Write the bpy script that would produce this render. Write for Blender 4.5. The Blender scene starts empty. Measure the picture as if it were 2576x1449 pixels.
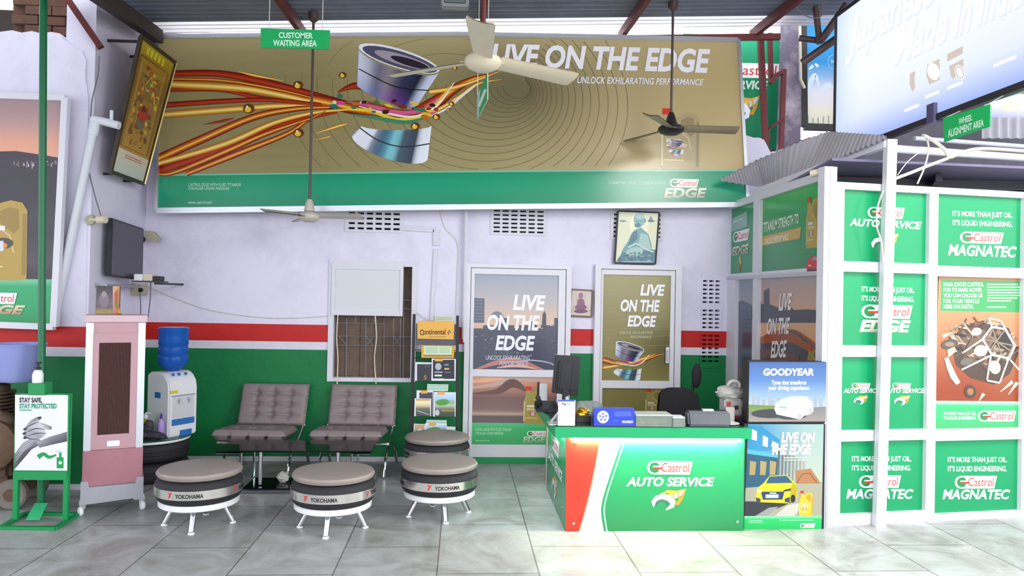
import bpy, bmesh, math, random
from mathutils import Vector, Matrix
from mathutils.geometry import intersect_line_plane
PI = math.pi
random.seed(7)
SC = bpy.context.scene
COL = SC.collection
V = Vector
# ------------------------------------------------------------ camera
FP = 1850.0; EYE = V((0, 0, 1.69))
TH = math.atan(125 / 1850.0); PH = .010; RO = .019
FW = V((math.sin(TH)*math.cos(PH), math.cos(TH)*math.cos(PH), math.sin(PH)))
_r = V((math.cos(TH), -math.sin(TH), 0)); _u = _r.cross(FW)
RT = math.cos(RO)*_r + math.sin(RO)*_u
UP = -math.sin(RO)*_r + math.cos(RO)*_u
cd = bpy.data.cameras.new('camera'); cam = bpy.data.objects.new('camera', cd); COL.objects.link(cam)
cd.sensor_width = 36; cd.lens = FP/2576*36; cd.clip_start = .05; cd.clip_end = 200
cam.matrix_world = Matrix(((RT.x, UP.x, -FW.x, 0), (RT.y, UP.y, -FW.y, 0), (RT.z, UP.z, -FW.z, EYE.z), (0, 0, 0, 1)))
SC.camera = cam
# ------------------------------------------------------------ light and exposure
SC.view_settings.view_transform = 'Standard'; SC.view_settings.look = 'None'
SC.view_settings.exposure = 0.18; SC.view_settings.gamma = 1; SC.view_settings.use_curve_mapping = False
W = bpy.data.worlds.new('daylight'); SC.world = W; W.use_nodes = True
bg = W.node_tree.nodes['Background']; bg.inputs[0].default_value = (.90, .94, 1.0, 1); bg.inputs[1].default_value = 2.55
def sun_light(name, rot, energy, angle, col):
    l = bpy.data.lights.new(name, 'SUN'); l.energy = energy; l.angle = angle; l.color = col
    o = bpy.data.objects.new(name, l); COL.objects.link(o); o.rotation_euler = rot
def area_light(name, loc, target, sx, sy, power, col):
    l = bpy.data.lights.new(name, 'AREA'); l.shape = 'RECTANGLE'; l.size = sx; l.size_y = sy; l.energy = power; l.color = col
    o = bpy.data.objects.new(name, l); COL.objects.link(o); o.location = loc
    o.rotation_euler = (V(target) - V(loc)).to_track_quat('-Z', 'Y').to_euler()
area_light('daylight_from_open_front', (3.6, -2.4, 3.3), (2.2, 6.5, 1.1), 5.0, 3.2, 95, (1, .98, .96))
area_light('floor_fill_light', (3.6, 2.9, 4.0), (3.3, 4.0, 0.0), 2.4, 1.6, 215, (1, .97, .93))  # fill lamp added under the roof to brighten the right-hand floor
# ------------------------------------------------------------ pixel rays to points on real planes
def ray(x, y): return FW + RT*((x-1288)/FP) - UP*((y-724.5)/FP)
def aty(x, y, Y): d = ray(x, y); return EYE + d*(Y/d.y)
def atx(x, y, X): d = ray(x, y); return EYE + d*(X/d.x)
def atz(x, y, Z): d = ray(x, y); return EYE + d*((Z-EYE.z)/d.z)
def plane3(a, b, c):
    n = (b-a).cross(c-a).normalized()
    if n.dot(EYE-a) < 0: n = -n
    return (a, n)
def planeY(Y): return (V((0, Y, 0)), V((0, -1, 0)))
def planeX(X): return (V((X, 0, 0)), V((-1 if X > 0 else 1, 0, 0)))
def on(x, y, pl):
    d = ray(x, y); return EYE + d*((pl[0]-EYE).dot(pl[1])/d.dot(pl[1]))
def rect(x0, y0, x1, y1, Y):
    xm, ym = (x0+x1)/2, (y0+y1)/2
    return aty(x0, ym, Y).x, aty(x1, ym, Y).x, aty(xm, y1, Y).z, aty(xm, y0, Y).z      # x0 x1 z0 z1
# ------------------------------------------------------------ colours and materials
def lin(h):
    if not isinstance(h, str): return tuple(h)
    o = []
    for i in (0, 2, 4):
        c = int(h[i:i+2], 16)/255.; o.append(c/12.92 if c <= .04045 else ((c+.055)/1.055)**2.4)
    return tuple(o)
def mixc(a, b, t):
    a, b = lin(a), lin(b); return tuple(a[i]*(1-t)+b[i]*t for i in range(3))
def ramp(stops, t):
    if t <= stops[0][0]: return lin(stops[0][1])
    for (t0, c0), (t1, c1) in zip(stops, stops[1:]):
        if t <= t1: return mixc(c0, c1, (t-t0)/max(t1-t0, 1e-6))
    return lin(stops[-1][1])
MATS = {}
def nd(nt, kind, **kw):
    n = nt.nodes.new(kind)
    for k, v in kw.items():
        if k in n.inputs: n.inputs[k].default_value = v
        else: setattr(n, k, v)
    return n
def mat(name, hexc, rough=.5, metal=0, noise=.0, nscale=8, bump=0, bscale=60, emit=0, alpha=1, trans=0, spec=.5, dirt=None):
    if name in MATS: return MATS[name]
    m = bpy.data.materials.new(name); m.use_nodes = True; nt = m.node_tree; b = nt.nodes['Principled BSDF']
    c = lin(hexc); b.inputs['Base Color'].default_value = (*c, 1); b.inputs['Roughness'].default_value = rough
    b.inputs['Metallic'].default_value = metal; b.inputs['Specular IOR Level'].default_value = spec
    if trans: b.inputs['Transmission Weight'].default_value = trans; b.inputs['IOR'].default_value = 1.2
    if alpha < 1: b.inputs['Alpha'].default_value = alpha
    if emit: b.inputs['Emission Color'].default_value = (*c, 1); b.inputs['Emission Strength'].default_value = emit
    L = nt.links.new
    if noise or dirt:
        tc = nd(nt, 'ShaderNodeTexCoord'); nz = nd(nt, 'ShaderNodeTexNoise', Scale=nscale, Detail=6.0, Roughness=.65)
        L(tc.outputs['Object'], nz.inputs['Vector'])
        mx = nd(nt, 'ShaderNodeMix', data_type='RGBA')
        d = lin(dirt) if dirt else tuple(v*(1-noise) for v in c)
        mx.inputs['A'].default_value = (*d, 1); mx.inputs['B'].default_value = (*(min(1, v*(1+noise*.5)) for v in c), 1)
        cr = nd(nt, 'ShaderNodeValToRGB'); cr.color_ramp.elements[0].position = .32 if dirt else .2; cr.color_ramp.elements[1].position = .55 if dirt else .8
        L(nz.outputs['Fac'], cr.inputs['Fac']); L(cr.outputs['Color'], mx.inputs['Factor']); L(mx.outputs['Result'], b.inputs['Base Color'])
    if bump:
        tc = nd(nt, 'ShaderNodeTexCoord'); nz = nd(nt, 'ShaderNodeTexNoise', Scale=bscale, Detail=4.0); L(tc.outputs['Object'], nz.inputs['Vector'])
        bp = nd(nt, 'ShaderNodeBump', Strength=bump, Distance=.01); L(nz.outputs['Fac'], bp.inputs['Height']); L(bp.outputs['Normal'], b.inputs['Normal'])
    MATS[name] = m; return m
def print_mat(name, rough=.35, emit=0, spec=.5):
    m = bpy.data.materials.new(name); m.use_nodes = True; nt = m.node_tree; b = nt.nodes['Principled BSDF']
    a = nd(nt, 'ShaderNodeAttribute', attribute_name='Col'); nt.links.new(a.outputs['Color'], b.inputs['Base Color'])
    b.inputs['Roughness'].default_value = rough; b.inputs['Specular IOR Level'].default_value = spec
    if emit: nt.links.remove(b.inputs['Base Color'].links[0]); b.inputs['Base Color'].default_value = (.02, .02, .02, 1); nt.links.new(a.outputs['Color'], b.inputs['Emission Color']); b.inputs['Emission Strength'].default_value = emit
    return m
PRINT = print_mat('printed_sheet', .42, 0, .35); GLOSS = print_mat('glossy_print', .22, 0, .5)
LIT = print_mat('backlit_print', .3, .95); LED = print_mat('led_screen', .4, .93)
# ------------------------------------------------------------ object helpers
def tag(o, label=None, cat=None, group=None, kind=None):
    if label: o['label'] = label
    if cat: o['category'] = cat
    if group: o['group'] = group
    if kind: o['kind'] = kind
    return o
def thing(name, label, cat, loc=(0, 0, 0), group=None, kind=None, rz=0):
    o = bpy.data.objects.new(name, None); COL.objects.link(o); o.location = loc; o.rotation_euler = (0, 0, rz)
    o.empty_display_size = .1
    return tag(o, label, cat, group, kind)
def root_loc(p):
    while p and p.parent: p = p.parent
    return V(p.location) if p else V((0, 0, 0))
def link(name, me, parent):
    o = bpy.data.objects.new(name, me); COL.objects.link(o)
    if parent: o.parent = parent
    return o
def dup(root, loc, rz=0, **kw):
    r = root.copy(); COL.objects.link(r); r.location = loc; r.rotation_euler = (0, 0, rz)
    for ch in list(root.children):
        c = ch.copy(); COL.objects.link(c); c.parent = r
        for g in ch.children:
            d = g.copy(); COL.objects.link(d); d.parent = c
    return tag(r, **kw)
class MB:
    def __init__(s): s.v = []; s.f = []
    def add(s, vs, fs):
        b = len(s.v); s.v += [V(p) for p in vs]; s.f += [[i+b for i in f] for f in fs]; return s
    def box(s, x0, x1, y0, y1, z0, z1):
        return s.add([(x0, y0, z0), (x1, y0, z0), (x1, y1, z0), (x0, y1, z0), (x0, y0, z1), (x1, y0, z1), (x1, y1, z1), (x0, y1, z1)],
                     [(0, 3, 2, 1), (4, 5, 6, 7), (0, 1, 5, 4), (1, 2, 6, 5), (2, 3, 7, 6), (3, 0, 4, 7)])
    def prism(s, pts, vec):
        pts = [V(p) for p in pts]; n = len(pts); vec = V(vec)
        return s.add(pts+[p+vec for p in pts], [list(range(n)), list(range(2*n-1, n-1, -1))]+[(i, i+n, (i+1) % n+n, (i+1) % n) for i in range(n)])
    def beam(s, a, b, w, h, up=(0, 0, 1)):
        h += .0008*((len(s.v)//8) % 4); w += .0008*((len(s.v)//8) % 4)
        a, b = V(a), V(b); d = (b-a).normalized(); sd = d.cross(V(up))
        if sd.length < 1e-4: sd = d.cross(V((0, 1, 0)))
        sd.normalize(); u = sd.cross(d)
        return s.prism([a+sd*(i*w/2)+u*(j*h/2) for i, j in ((-1, -1), (1, -1), (1, 1), (-1, 1))], b-a)
    def tube(s, pts, r, n=8, closed=False):
        pts = [V(p) for p in pts]; m = len(pts); rs = r if isinstance(r, (list, tuple)) else [r]*m
        vs = []; prev = None
        for i, p in enumerate(pts):
            t = (pts[(i+1) % m] - pts[i-1]) if closed else (pts[min(i+1, m-1)] - pts[max(i-1, 0)])
            t.normalize()
            a = prev if prev is not None else (V((0, 0, 1)) if abs(t.z) < .9 else V((1, 0, 0)))
            e = (a - t*a.dot(t)); e = e.normalized() if e.length > 1e-6 else t.orthogonal().normalized()
            prev = e; g = t.cross(e)
            vs += [p + (e*math.cos(2*PI*k/n)+g*math.sin(2*PI*k/n))*rs[i] for k in range(n)]
        fs = [(i*n+k, i*n+(k+1) % n, ((i+1) % m)*n+(k+1) % n, ((i+1) % m)*n+k) for i in range(m if closed else m-1) for k in range(n)]
        if not closed: fs += [list(range(n-1, -1, -1)), [(m-1)*n+k for k in range(n)]]
        return s.add(vs, fs)
    def cyl(s, a, b, r, r2=None, n=16): return s.tube([a, b], [r, r if r2 is None else r2], n)
    def lathe(s, prof, c=(0, 0, 0), n=32, axis=(0, 0, 1), closed=False):
        c = V(c); q = V((0, 0, 1)).rotation_difference(V(axis)); m = len(prof)
        vs = [c + q @ V((r*math.cos(2*PI*k/n), r*math.sin(2*PI*k/n), z)) for r, z in prof for k in range(n)]
        fs = [(i*n+k, i*n+(k+1) % n, ((i+1) % m)*n+(k+1) % n, ((i+1) % m)*n+k) for i in range(m if closed else m-1) for k in range(n)]
        if not closed: fs += [list(range(n-1, -1, -1)), [(m-1)*n+k for k in range(n)]]
        return s.add(vs, fs)
    def ball(s, c, r, n=16, m=10):
        r = (r, r, r) if not isinstance(r, (tuple, list)) else r
        vs = [(c[0]+r[0]*math.sin(PI*j/m)*math.cos(2*PI*k/n), c[1]+r[1]*math.sin(PI*j/m)*math.sin(2*PI*k/n), c[2]+r[2]*math.cos(PI*j/m)) for j in range(m+1) for k in range(n)]
        return s.add(vs, [(j*n+k, (j+1)*n+k, (j+1)*n+(k+1) % n, j*n+(k+1) % n) for j in range(m) for k in range(n)])
    def grid(s, fn, nu, nv):
        vs = [fn(i/nu, j/nv) for j in range(nv+1) for i in range(nu+1)]; w = nu+1
        return s.add(vs, [(j*w+i, j*w+i+1, (j+1)*w+i+1, (j+1)*w+i) for j in range(nv) for i in range(nu)])
    def xf(s, fn): s.v = [V(fn(p)) for p in s.v]; return s
    def build(s, name, m, parent=None, smooth=True, bevel=0, local=False, sub=0, ang=40):
        off = V((0, 0, 0)) if local else root_loc(parent)
        me = bpy.data.meshes.new(name); me.from_pydata([p-off for p in s.v], [], s.f); me.materials.append(m)
        bm = bmesh.new(); bm.from_mesh(me); bmesh.ops.remove_doubles(bm, verts=bm.verts, dist=1e-5)
        bmesh.ops.dissolve_degenerate(bm, dist=1e-6, edges=bm.edges); bmesh.ops.recalc_face_normals(bm, faces=bm.faces)
        if bevel: bmesh.ops.bevel(bm, geom=[e for e in bm.edges if len(e.link_faces) == 2 and e.calc_face_angle(0) > .5], offset=bevel, segments=2, affect='EDGES', clamp_overlap=True)
        bm.to_mesh(me); bm.free()
        if smooth:
            me.polygons.foreach_set('use_smooth', [True]*len(me.polygons)); me.set_sharp_from_angle(angle=math.radians(ang))
        o = link(name, me, parent)
        if sub:
            md = o.modifiers.new('smooth', 'SUBSURF'); md.levels = sub; md.render_levels = sub
        return o
# ------------------------------------------------------------ lettering
_TX = {}
def text_mesh(body, shear=0, bold=.0):
    k = (body, shear, bold)
    if k in _TX: return _TX[k]
    cu = bpy.data.curves.new('lettering', 'FONT'); cu.body = body; cu.shear = shear; cu.offset = bold; cu.resolution_u = 3; cu.space_character = 1.0
    o = bpy.data.objects.new('lettering', cu); COL.objects.link(o)
    dg = bpy.context.evaluated_depsgraph_get(); me = bpy.data.meshes.new_from_object(o.evaluated_get(dg))
    vs = [(v.co.x, v.co.y) for v in me.vertices]; fs = [list(p.vertices) for p in me.polygons]
    bpy.data.meshes.remove(me); bpy.data.objects.remove(o); bpy.data.curves.remove(cu)
    xs = [v[0] for v in vs]; low = any(ch in 'gjpqyQ,J' for ch in body); ys = [v[1] for v in vs]
    x0, x1, y0, y1 = min(xs), max(xs), 0.0, max(ys)
    _TX[k] = ([((x-x0)/(x1-x0), (y-y0)/(y1-y0)) for x, y in vs], fs)
    return _TX[k]
class Art:
    """a printed sheet: flat coloured shapes stacked a fraction of a millimetre apart on one real plane"""
    def __init__(s, pl, off=.002, step=.0005): s.pl = pl; s.off = off; s.st = step; s.v = []; s.f = []; s.c = []; s.T = None; s.k = 0; s.n = 0
    def w(s, x, y, k=0):
        if s.T: x, y = s.T(x, y)
        return on(x, y, s.pl) + s.pl[1]*(s.off+s.st*(k+.8*(s.n % 23)/23))
    def frame(s, tl, tr, br, bl, Wd=1., Hd=1.):
        if tl is None: s.T = None; return s
        def T(x, y):
            u, v = x/Wd, y/Hd
            return tuple((tl[i]*(1-u)+tr[i]*u)*(1-v)+(bl[i]*(1-u)+br[i]*u)*v for i in (0, 1))
        s.T = T; return s
    def raw(s, pts, cols, faces=None):
        b = len(s.v); s.v += pts; s.n += 1
        for f in (faces or [list(range(len(pts)))]):
            s.f.append([i+b for i in f]); s.c.append([cols[i] for i in f])
    def poly(s, pts, col, k=None):
        k = s.k if k is None else k
        cols = [lin(c) for c in col] if isinstance(col, list) else [lin(col)]*len(pts)
        s.raw([s.w(x, y, k) for x, y in pts], cols); return s
    def rect(s, x0, y0, x1, y1, col, k=None): return s.poly([(x0, y0), (x1, y0), (x1, y1), (x0, y1)], col, k)
    def field(s, q, fn, nu, nv, k=0):
        tl, tr, br, bl = q; P = []; C = []
        for j in range(nv+1):
            for i in range(nu+1):
                u, v = i/nu, j/nv
                x, y = ((tl[a]*(1-u)+tr[a]*u)*(1-v)+(bl[a]*(1-u)+br[a]*u)*v for a in (0, 1))
                P.append(s.w(x, y, k)); C.append(lin(fn(u, v, x, y)))
        w = nu+1; s.raw(P, C, [(j*w+i, j*w+i+1, (j+1)*w+i+1, (j+1)*w+i) for j in range(nv) for i in range(nu)]); return s
    def vg(s, q, stops, k=0, n=8): return s.field(q, lambda u, v, x, y: ramp(stops, v), 1, n, k)
    def hg(s, q, stops, k=0, n=8): return s.field(q, lambda u, v, x, y: ramp(stops, u), n, 1, k)
    def ell(s, cx, cy, rx, ry, col, k=None, rot=0, n=24, a0=0, a1=2*PI):
        c, d = math.cos(rot), math.sin(rot); full = abs(a1-a0-2*PI) < 1e-6; m = n if full else n+1
        pts = []
        for i in range(m):
            a = a0+(a1-a0)*i/n; x, y = rx*math.cos(a), ry*math.sin(a); pts.append((cx+x*c-y*d, cy+x*d+y*c))
        return s.poly(pts, col, k)
    def line(s, pts, w, col, k=None, cross=None):
        """stroke with per-point widths; cross = colour stops across the stroke"""
        k = s.k if k is None else k; n = len(pts); ws = w if isinstance(w, (list, tuple)) else [w]*n
        L = []; R = []
        for i, (x, y) in enumerate(pts):
            ax, ay = pts[max(i-1, 0)]; bx, by = pts[min(i+1, n-1)]; dx, dy = bx-ax, by-ay; l = math.hypot(dx, dy) or 1
            L.append((x+dy/l*ws[i]/2, y-dx/l*ws[i]/2)); R.append((x-dy/l*ws[i]/2, y+dx/l*ws[i]/2))
        st = cross or [(0, col), (1, col)]; m = len(st)
        P = []; C = []
        for i in range(n):
            for t, c in st:
                P.append(s.w(L[i][0]*(1-t)+R[i][0]*t, L[i][1]*(1-t)+R[i][1]*t, k)); C.append(lin(c))
        s.raw(P, C, [(i*m+j, i*m+j+1, (i+1)*m+j+1, (i+1)*m+j) for i in range(n-1) for j in range(m-1)]); return s
    def loop(s, cx, cy, rx, ry, w, col, k=None, rot=0, n=28, a0=0, a1=2*PI):
        c, d = math.cos(rot), math.sin(rot)
        return s.line([(cx+rx*math.cos(a)*c-ry*math.sin(a)*d, cy+rx*math.cos(a)*d+ry*math.sin(a)*c) for a in (a0+(a1-a0)*i/n for i in range(n+1))], w, col, k)
    def text(s, body, tl, tr, br, bl, col, k=None, shear=0, bold=.02):
        k = s.k if k is None else k; vs, fs = text_mesh(body, shear, bold)
        col2 = col if isinstance(col, list) else [col, col]
        P = []; C = []
        for u, v in vs:
            x, y = ((tl[a]*(1-u)+tr[a]*u)*v+(bl[a]*(1-u)+br[a]*u)*(1-v) for a in (0, 1))
            P.append(s.w(x, y, k)); C.append(mixc(col2[1], col2[0], min(1, max(0, v))))
        s.raw(P, C, fs); return s
    def tx(s, body, x0, y0, x1, y1, col, k=None, shear=0, bold=.02, slope=0):
        d = slope*(x1-x0); return s.text(body, (x0, y0), (x1, y0+d), (x1, y1+d), (x0, y1), col, k, shear, bold)
    def scribble(s, x0, y0, x1, y1, rows, col, k=None, fill=.5, slope=0, seed=1):
        rng = random.Random(seed); h = (y1-y0)/rows
        for r in range(rows):
            x = x0; end = x1 - (x1-x0)*rng.choice([0, .04, .1, .3 if r == rows-1 else .06])
            while x < end:
                wl = min(end-x, (x1-x0)*rng.uniform(.04, .11)); yy = y0+h*r+slope*(x-x0)
                s.rect(x, yy, x+wl, yy+h*fill, col, k); x += wl+(x1-x0)*.014
        return s
    def slab(s, q, th, col='DDDDDD'):
        """edges and back so the sheet has its real thickness"""
        F = [s.w(x, y, 0) - s.pl[1]*(s.off*.5) for x, y in q]; B = [p - s.pl[1]*th for p in F]; n = len(q)
        s.raw(F+B, [lin(col)]*(2*n), [list(range(n)), list(range(2*n-1, n-1, -1))]+[(i, (i+1) % n, (i+1) % n+n, i+n) for i in range(n)]); return s
    def build(s, name, parent=None, m=None):
        off = root_loc(parent); me = bpy.data.meshes.new(name); me.from_pydata([p-off for p in s.v], [], s.f)
        at = me.color_attributes.new('Col', 'FLOAT_COLOR', 'CORNER')
        fl = [x for cs in s.c for c in cs for x in (*c, 1.0)]
        at.data.foreach_set('color', fl); me.materials.append(m or PRINT)
        return link(name, me, parent)
# ------------------------------------------------------------ marks used on many prints
WHT = 'F4F4F6'; GRN = '0BA156'; RED = 'E0342C'
def logo(a, tl, tr, br, bl, k=5, txt='Castrol'):
    a.frame(tl, tr, br, bl, 100, 30)
    pts = [(100, 0), (94, 30)] + [(15+15*math.cos(t), 15+15*math.sin(t)) for t in [PI/2+PI*i/10 for i in range(11)]]
    a.poly(pts, WHT, k); a.ell(17, 15, 10.5, 10.5, '0A8A4A', k+1); a.rect(13, 11, 30, 14, WHT, k+2); a.rect(13, 14, 32, 18.5, RED, k+3)
    a.loop(17, 15, 11, 11, 1.2, '0A7A40', k+2, a0=.6, a1=5.7)
    a.tx(txt, 32, 4, 93, 24, 'D8362A', k+2, .12, .0); a.frame(None, 0, 0, 0)
def logo_r(a, x0, y0, x1, y1, k=5, slope=.02, lean=.02):
    d = slope*(x1-x0); e = lean*(y1-y0); logo(a, (x0+e, y0), (x1+e, y0+d), (x1, y1+d), (x0, y1), k)
def wrench(a, tl, tr, br, bl, k=5):
    a.frame(tl, tr, br, bl, 100, 70)
    for pts, w, c in (([(20, 22), (45, 12), (70, 14), (98, 4)], [2, 9, 8, 1], 'E8B23A'), ([(30, 30), (55, 22), (80, 22), (96, 8)], [3, 12, 9, 2], 'F0C84A'),
                      ([(60, 52), (75, 48), (84, 34), (97, 6)], [2, 12, 9, 1], 'D8902A')): a.line(pts, w, c, k)
    a.line([(45, 38), (62, 28), (80, 20), (92, 8)], [16, 15, 12, 4], 'C9CED6', k+1)
    a.line([(60, 20), (66, 44)], 4, 'E0982E', k+2); a.line([(74, 15), (78, 34)], 4, 'E0982E', k+2)
    a.line([(4, 58), (3, 44), (12, 32), (30, 27), (48, 32), (60, 44), (58, 56), (40, 68)], [3, 13, 15, 16, 18, 17, 14, 3], 'F6F6F8', k+3)
    a.line([(13, 56), (15, 46), (28, 40), (42, 45), (47, 56)], [2, 5, 5, 5, 2], '5A6470', k+4)
    a.frame(None, 0, 0, 0)
def jug(a, tl, tr, br, bl, k=4, c='B7974A', cap=True):
    """gold oil jug with a red cap and a handle hole"""
    a.frame(tl, tr, br, bl, 100, 150); d = mixc(c, '3A2A10', .35); l = mixc(c, 'FFF2C0', .35)
    a.poly([(8, 148), (4, 60), (12, 36), (10, 16), (34, 16), (36, 26), (52, 12), (70, 6), (88, 10), (96, 24), (97, 146), (90, 150), (14, 150)], c, k)
    a.poly([(54, 26), (68, 18), (82, 22), (84, 56), (76, 66), (50, 44)], d, k+1)
    a.line([(8, 60), (8, 140)], 6, l, k+1); a.line([(92, 30), (92, 140)], 6, d, k+1); a.line([(44, 48), (70, 70), (76, 100)], 3, l, k+1)
    if cap: a.rect(9, 0, 33, 15, 'D83020', k+1)
    a.rect(18, 74, 52, 82, 'E4DCD0', k+2); a.tx('EDGE', 18, 86, 66, 94, 'F0E8C8', k+2, .2)
    a.ell(42, 108, 14, 9, 'C8682A', k+1); a.rect(36, 100, 48, 116, 'B8C0D8', k+2); a.rect(14, 124, 60, 127, 'E0D090', k+2)
    a.frame(None, 0, 0, 0)
def spline(pts, n=6):
    out = []
    for i in range(len(pts)-1):
        p0 = pts[max(i-1, 0)]; p1 = pts[i]; p2 = pts[i+1]; p3 = pts[min(i+2, len(pts)-1)]
        for j in range(n):
            t = j/n
            out.append(tuple(.5*((2*p1[a])+(-p0[a]+p2[a])*t+(2*p0[a]-5*p1[a]+4*p2[a]-p3[a])*t*t+(-p0[a]+3*p1[a]-3*p2[a]+p3[a])*t**3) for a in range(len(p1))))
    return out+[tuple(pts[-1])]
def ribbon(a, pts, ws, col, k, cross=None, n=6):
    q = spline([tuple(p)+(w,) for p, w in zip(pts, ws)], n); a.line([(x, y) for x, y, w in q], [max(w, .3) for x, y, w in q], col, k, cross)
def cylart(a, C1, a1, b1, C2, a2, b2, stops, k, n=24, vs=None):
    P = []; Cc = []
    for j in range(3):
        t = j/2
        for i in range(n+1):
            g = PI*(1-i/n); q = [(C1[x]+a1[x]*math.cos(g)+b1[x]*math.sin(g))*(1-t)+(C2[x]+a2[x]*math.cos(g)+b2[x]*math.sin(g))*t for x in (0, 1)]
            c = ramp(stops, i/n)
            if vs and j == 2: c = mixc(c, ramp(vs, i/n), .45)
            P.append(a.w(q[0], q[1], k)); Cc.append(c)
    w = n+1; a.raw(P, Cc, [(j*w+i, j*w+i+1, (j+1)*w+i+1, (j+1)*w+i) for j in range(2) for i in range(n)])
PST = [(0, '2A2A38'), (.1, 'DDE0F0'), (.26, 'C0C2D6'), (.36, '6C6C82'), (.46, '94868E'), (.56, '3A3A5C'), (.72, '1E2034'), (.8, 'C6CEE6'), (1, 'E2E8F8')]
PSB = [(0, '606878'), (.06, 'EEF1FA'), (.3, 'E6EAF6'), (.34, '6A7488'), (.44, '3E7088'), (.52, '8FDDE8'), (.58, '50606E'), (.72, '3C4454'), (.76, 'E4E8F4'), (1, 'F0F3FA')]
VSB = [(0, '8090C0'), (.4, '5070C0'), (.55, 'B040C0'), (.75, '3040A0'), (1, 'D0D8F0')]
def piston(a, tl, tr, br, bl, k):
    """chrome piston halves with a splash of oil between; drawn in a 300 x 300 box"""
    a.frame(tl, tr, br, bl, 300, 300)
    cylart(a, (155, 208), (88, 0), (0, 12), (138, 262), (95, 30), (-8, 30), PSB, k)
    a.line(spline([(62, 214), (110, 246), (170, 262), (238, 254)]), 3, '2A3440', k+1)
    cylart(a, (161, 42), (102, 31), (-7, 26), (131, 130), (76, 27), (-5, 16), PST, k, vs=VSB)
    a.line(spline([(60, 66), (134, 104), (180, 116), (236, 120)]), 2.5, '15151F', k+1)
    a.ell(161, 40, 106, 24, 'EDEFF8', k+1, .295); a.ell(163, 42, 98, 20, '53536A', k+2, .295); a.ell(170, 44, 74, 13, 'A89CA8', k+3, .295); a.ell(188, 50, 50, 9, '2A2630', k+4, .295)
    for q, w, c in (([(20, 150), (80, 158), (150, 180), (200, 188), (240, 176)], [4, 22, 26, 22, 4], '8A4A12'), ([(30, 148), (90, 160), (160, 176), (215, 170), (260, 140)], [2, 8, 10, 9, 5], 'D85A90'),
                    ([(20, 168), (90, 172), (160, 194), (230, 176), (290, 110)], [3, 9, 9, 9, 2], 'F2C838'), ([(40, 180), (110, 190), (180, 200), (240, 184)], [2, 8, 9, 3], '3A8A6A'),
                    ([(60, 160), (130, 178), (200, 186), (255, 160), (300, 100)], [2, 5, 5, 6, 2], 'F4E8E0')): ribbon(a, q, w, c, k+5)
    a.frame(None, 0, 0, 0)
# ============================================================ SETTING
BW = 7.46; RX = -3.12; LW = 6.38
M = dict(
 white=mat('white_paint', 'DCDAE4', .55, noise=.05, nscale=5), alu=mat('brushed_aluminium', 'C9CCD2', .35, .8), frame=mat('white_frame', 'E2E0E8', .4, noise=.04),
 chrome=mat('chrome', 'D8D8DC', .14, 1), black=mat('black_plastic', '17171B', .4), dark=mat('dark_metal', '2B2830', .5, .3), rust=mat('red_oxide_steel', '6A2A2C', .55, .2, noise=.3, nscale=14),
 rubber=mat('tyre_rubber', '26252A', .7, bump=.3, bscale=90), cush=mat('taupe_leather', '9A8E86', .42, noise=.08, bump=.15, bscale=120), tuft=mat('grey_leather', '87797A', .5, noise=.1, bump=.15, bscale=90),
 steel=mat('polished_steel_band', 'D2CEC8', .22, .9), whiteg=mat('white_gloss', 'EDEDEF', .25), glassk=mat('smoked_glass', '0E1213', .08, spec=.18), green=mat('green_enamel', '0A8F4C', .35), greend=mat('green_pole_paint', '0B6B41', .35),
 conc=mat('concrete', 'A9A29A', .8, noise=.2, bump=.4, bscale=30), wood=mat('weathered_boards', '6E5A4C', .7, noise=.35, nscale=11), cable=mat('grey_cable', '6A6870', .6), cablew=mat('cream_cable', 'D8D2C2', .5),
 pipe=mat('white_pvc_pipe', 'D9DCE4', .4, noise=.04), cream=mat('cream_enamel', 'D9CDB4', .4, noise=.05), hole=mat('dark_interior', '1A1715', .9), beige=mat('aged_plastic', 'B9B096', .5, noise=.15),
 brick=mat('bare_brick', '54382A', .9, noise=.4, nscale=9, bump=.6, bscale=25), purple=mat('purple_grey_sheet', '7A7290', .6, noise=.15), corr=mat('grey_corrugated_sheet', 'B4B0B8', .55, .1, noise=.15, nscale=6),
 pink=mat('pink_enamel', 'BE949C', .4, noise=.05), pinkd=mat('dusty_pink_enamel', 'AA727C', .45, noise=.08), mesh=mat('brown_cooling_pad', '4A2A26', .9, noise=.4, nscale=60), galv=mat('galvanised_steel', 'A9AAB2', .45, .5, noise=.1))
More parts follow.
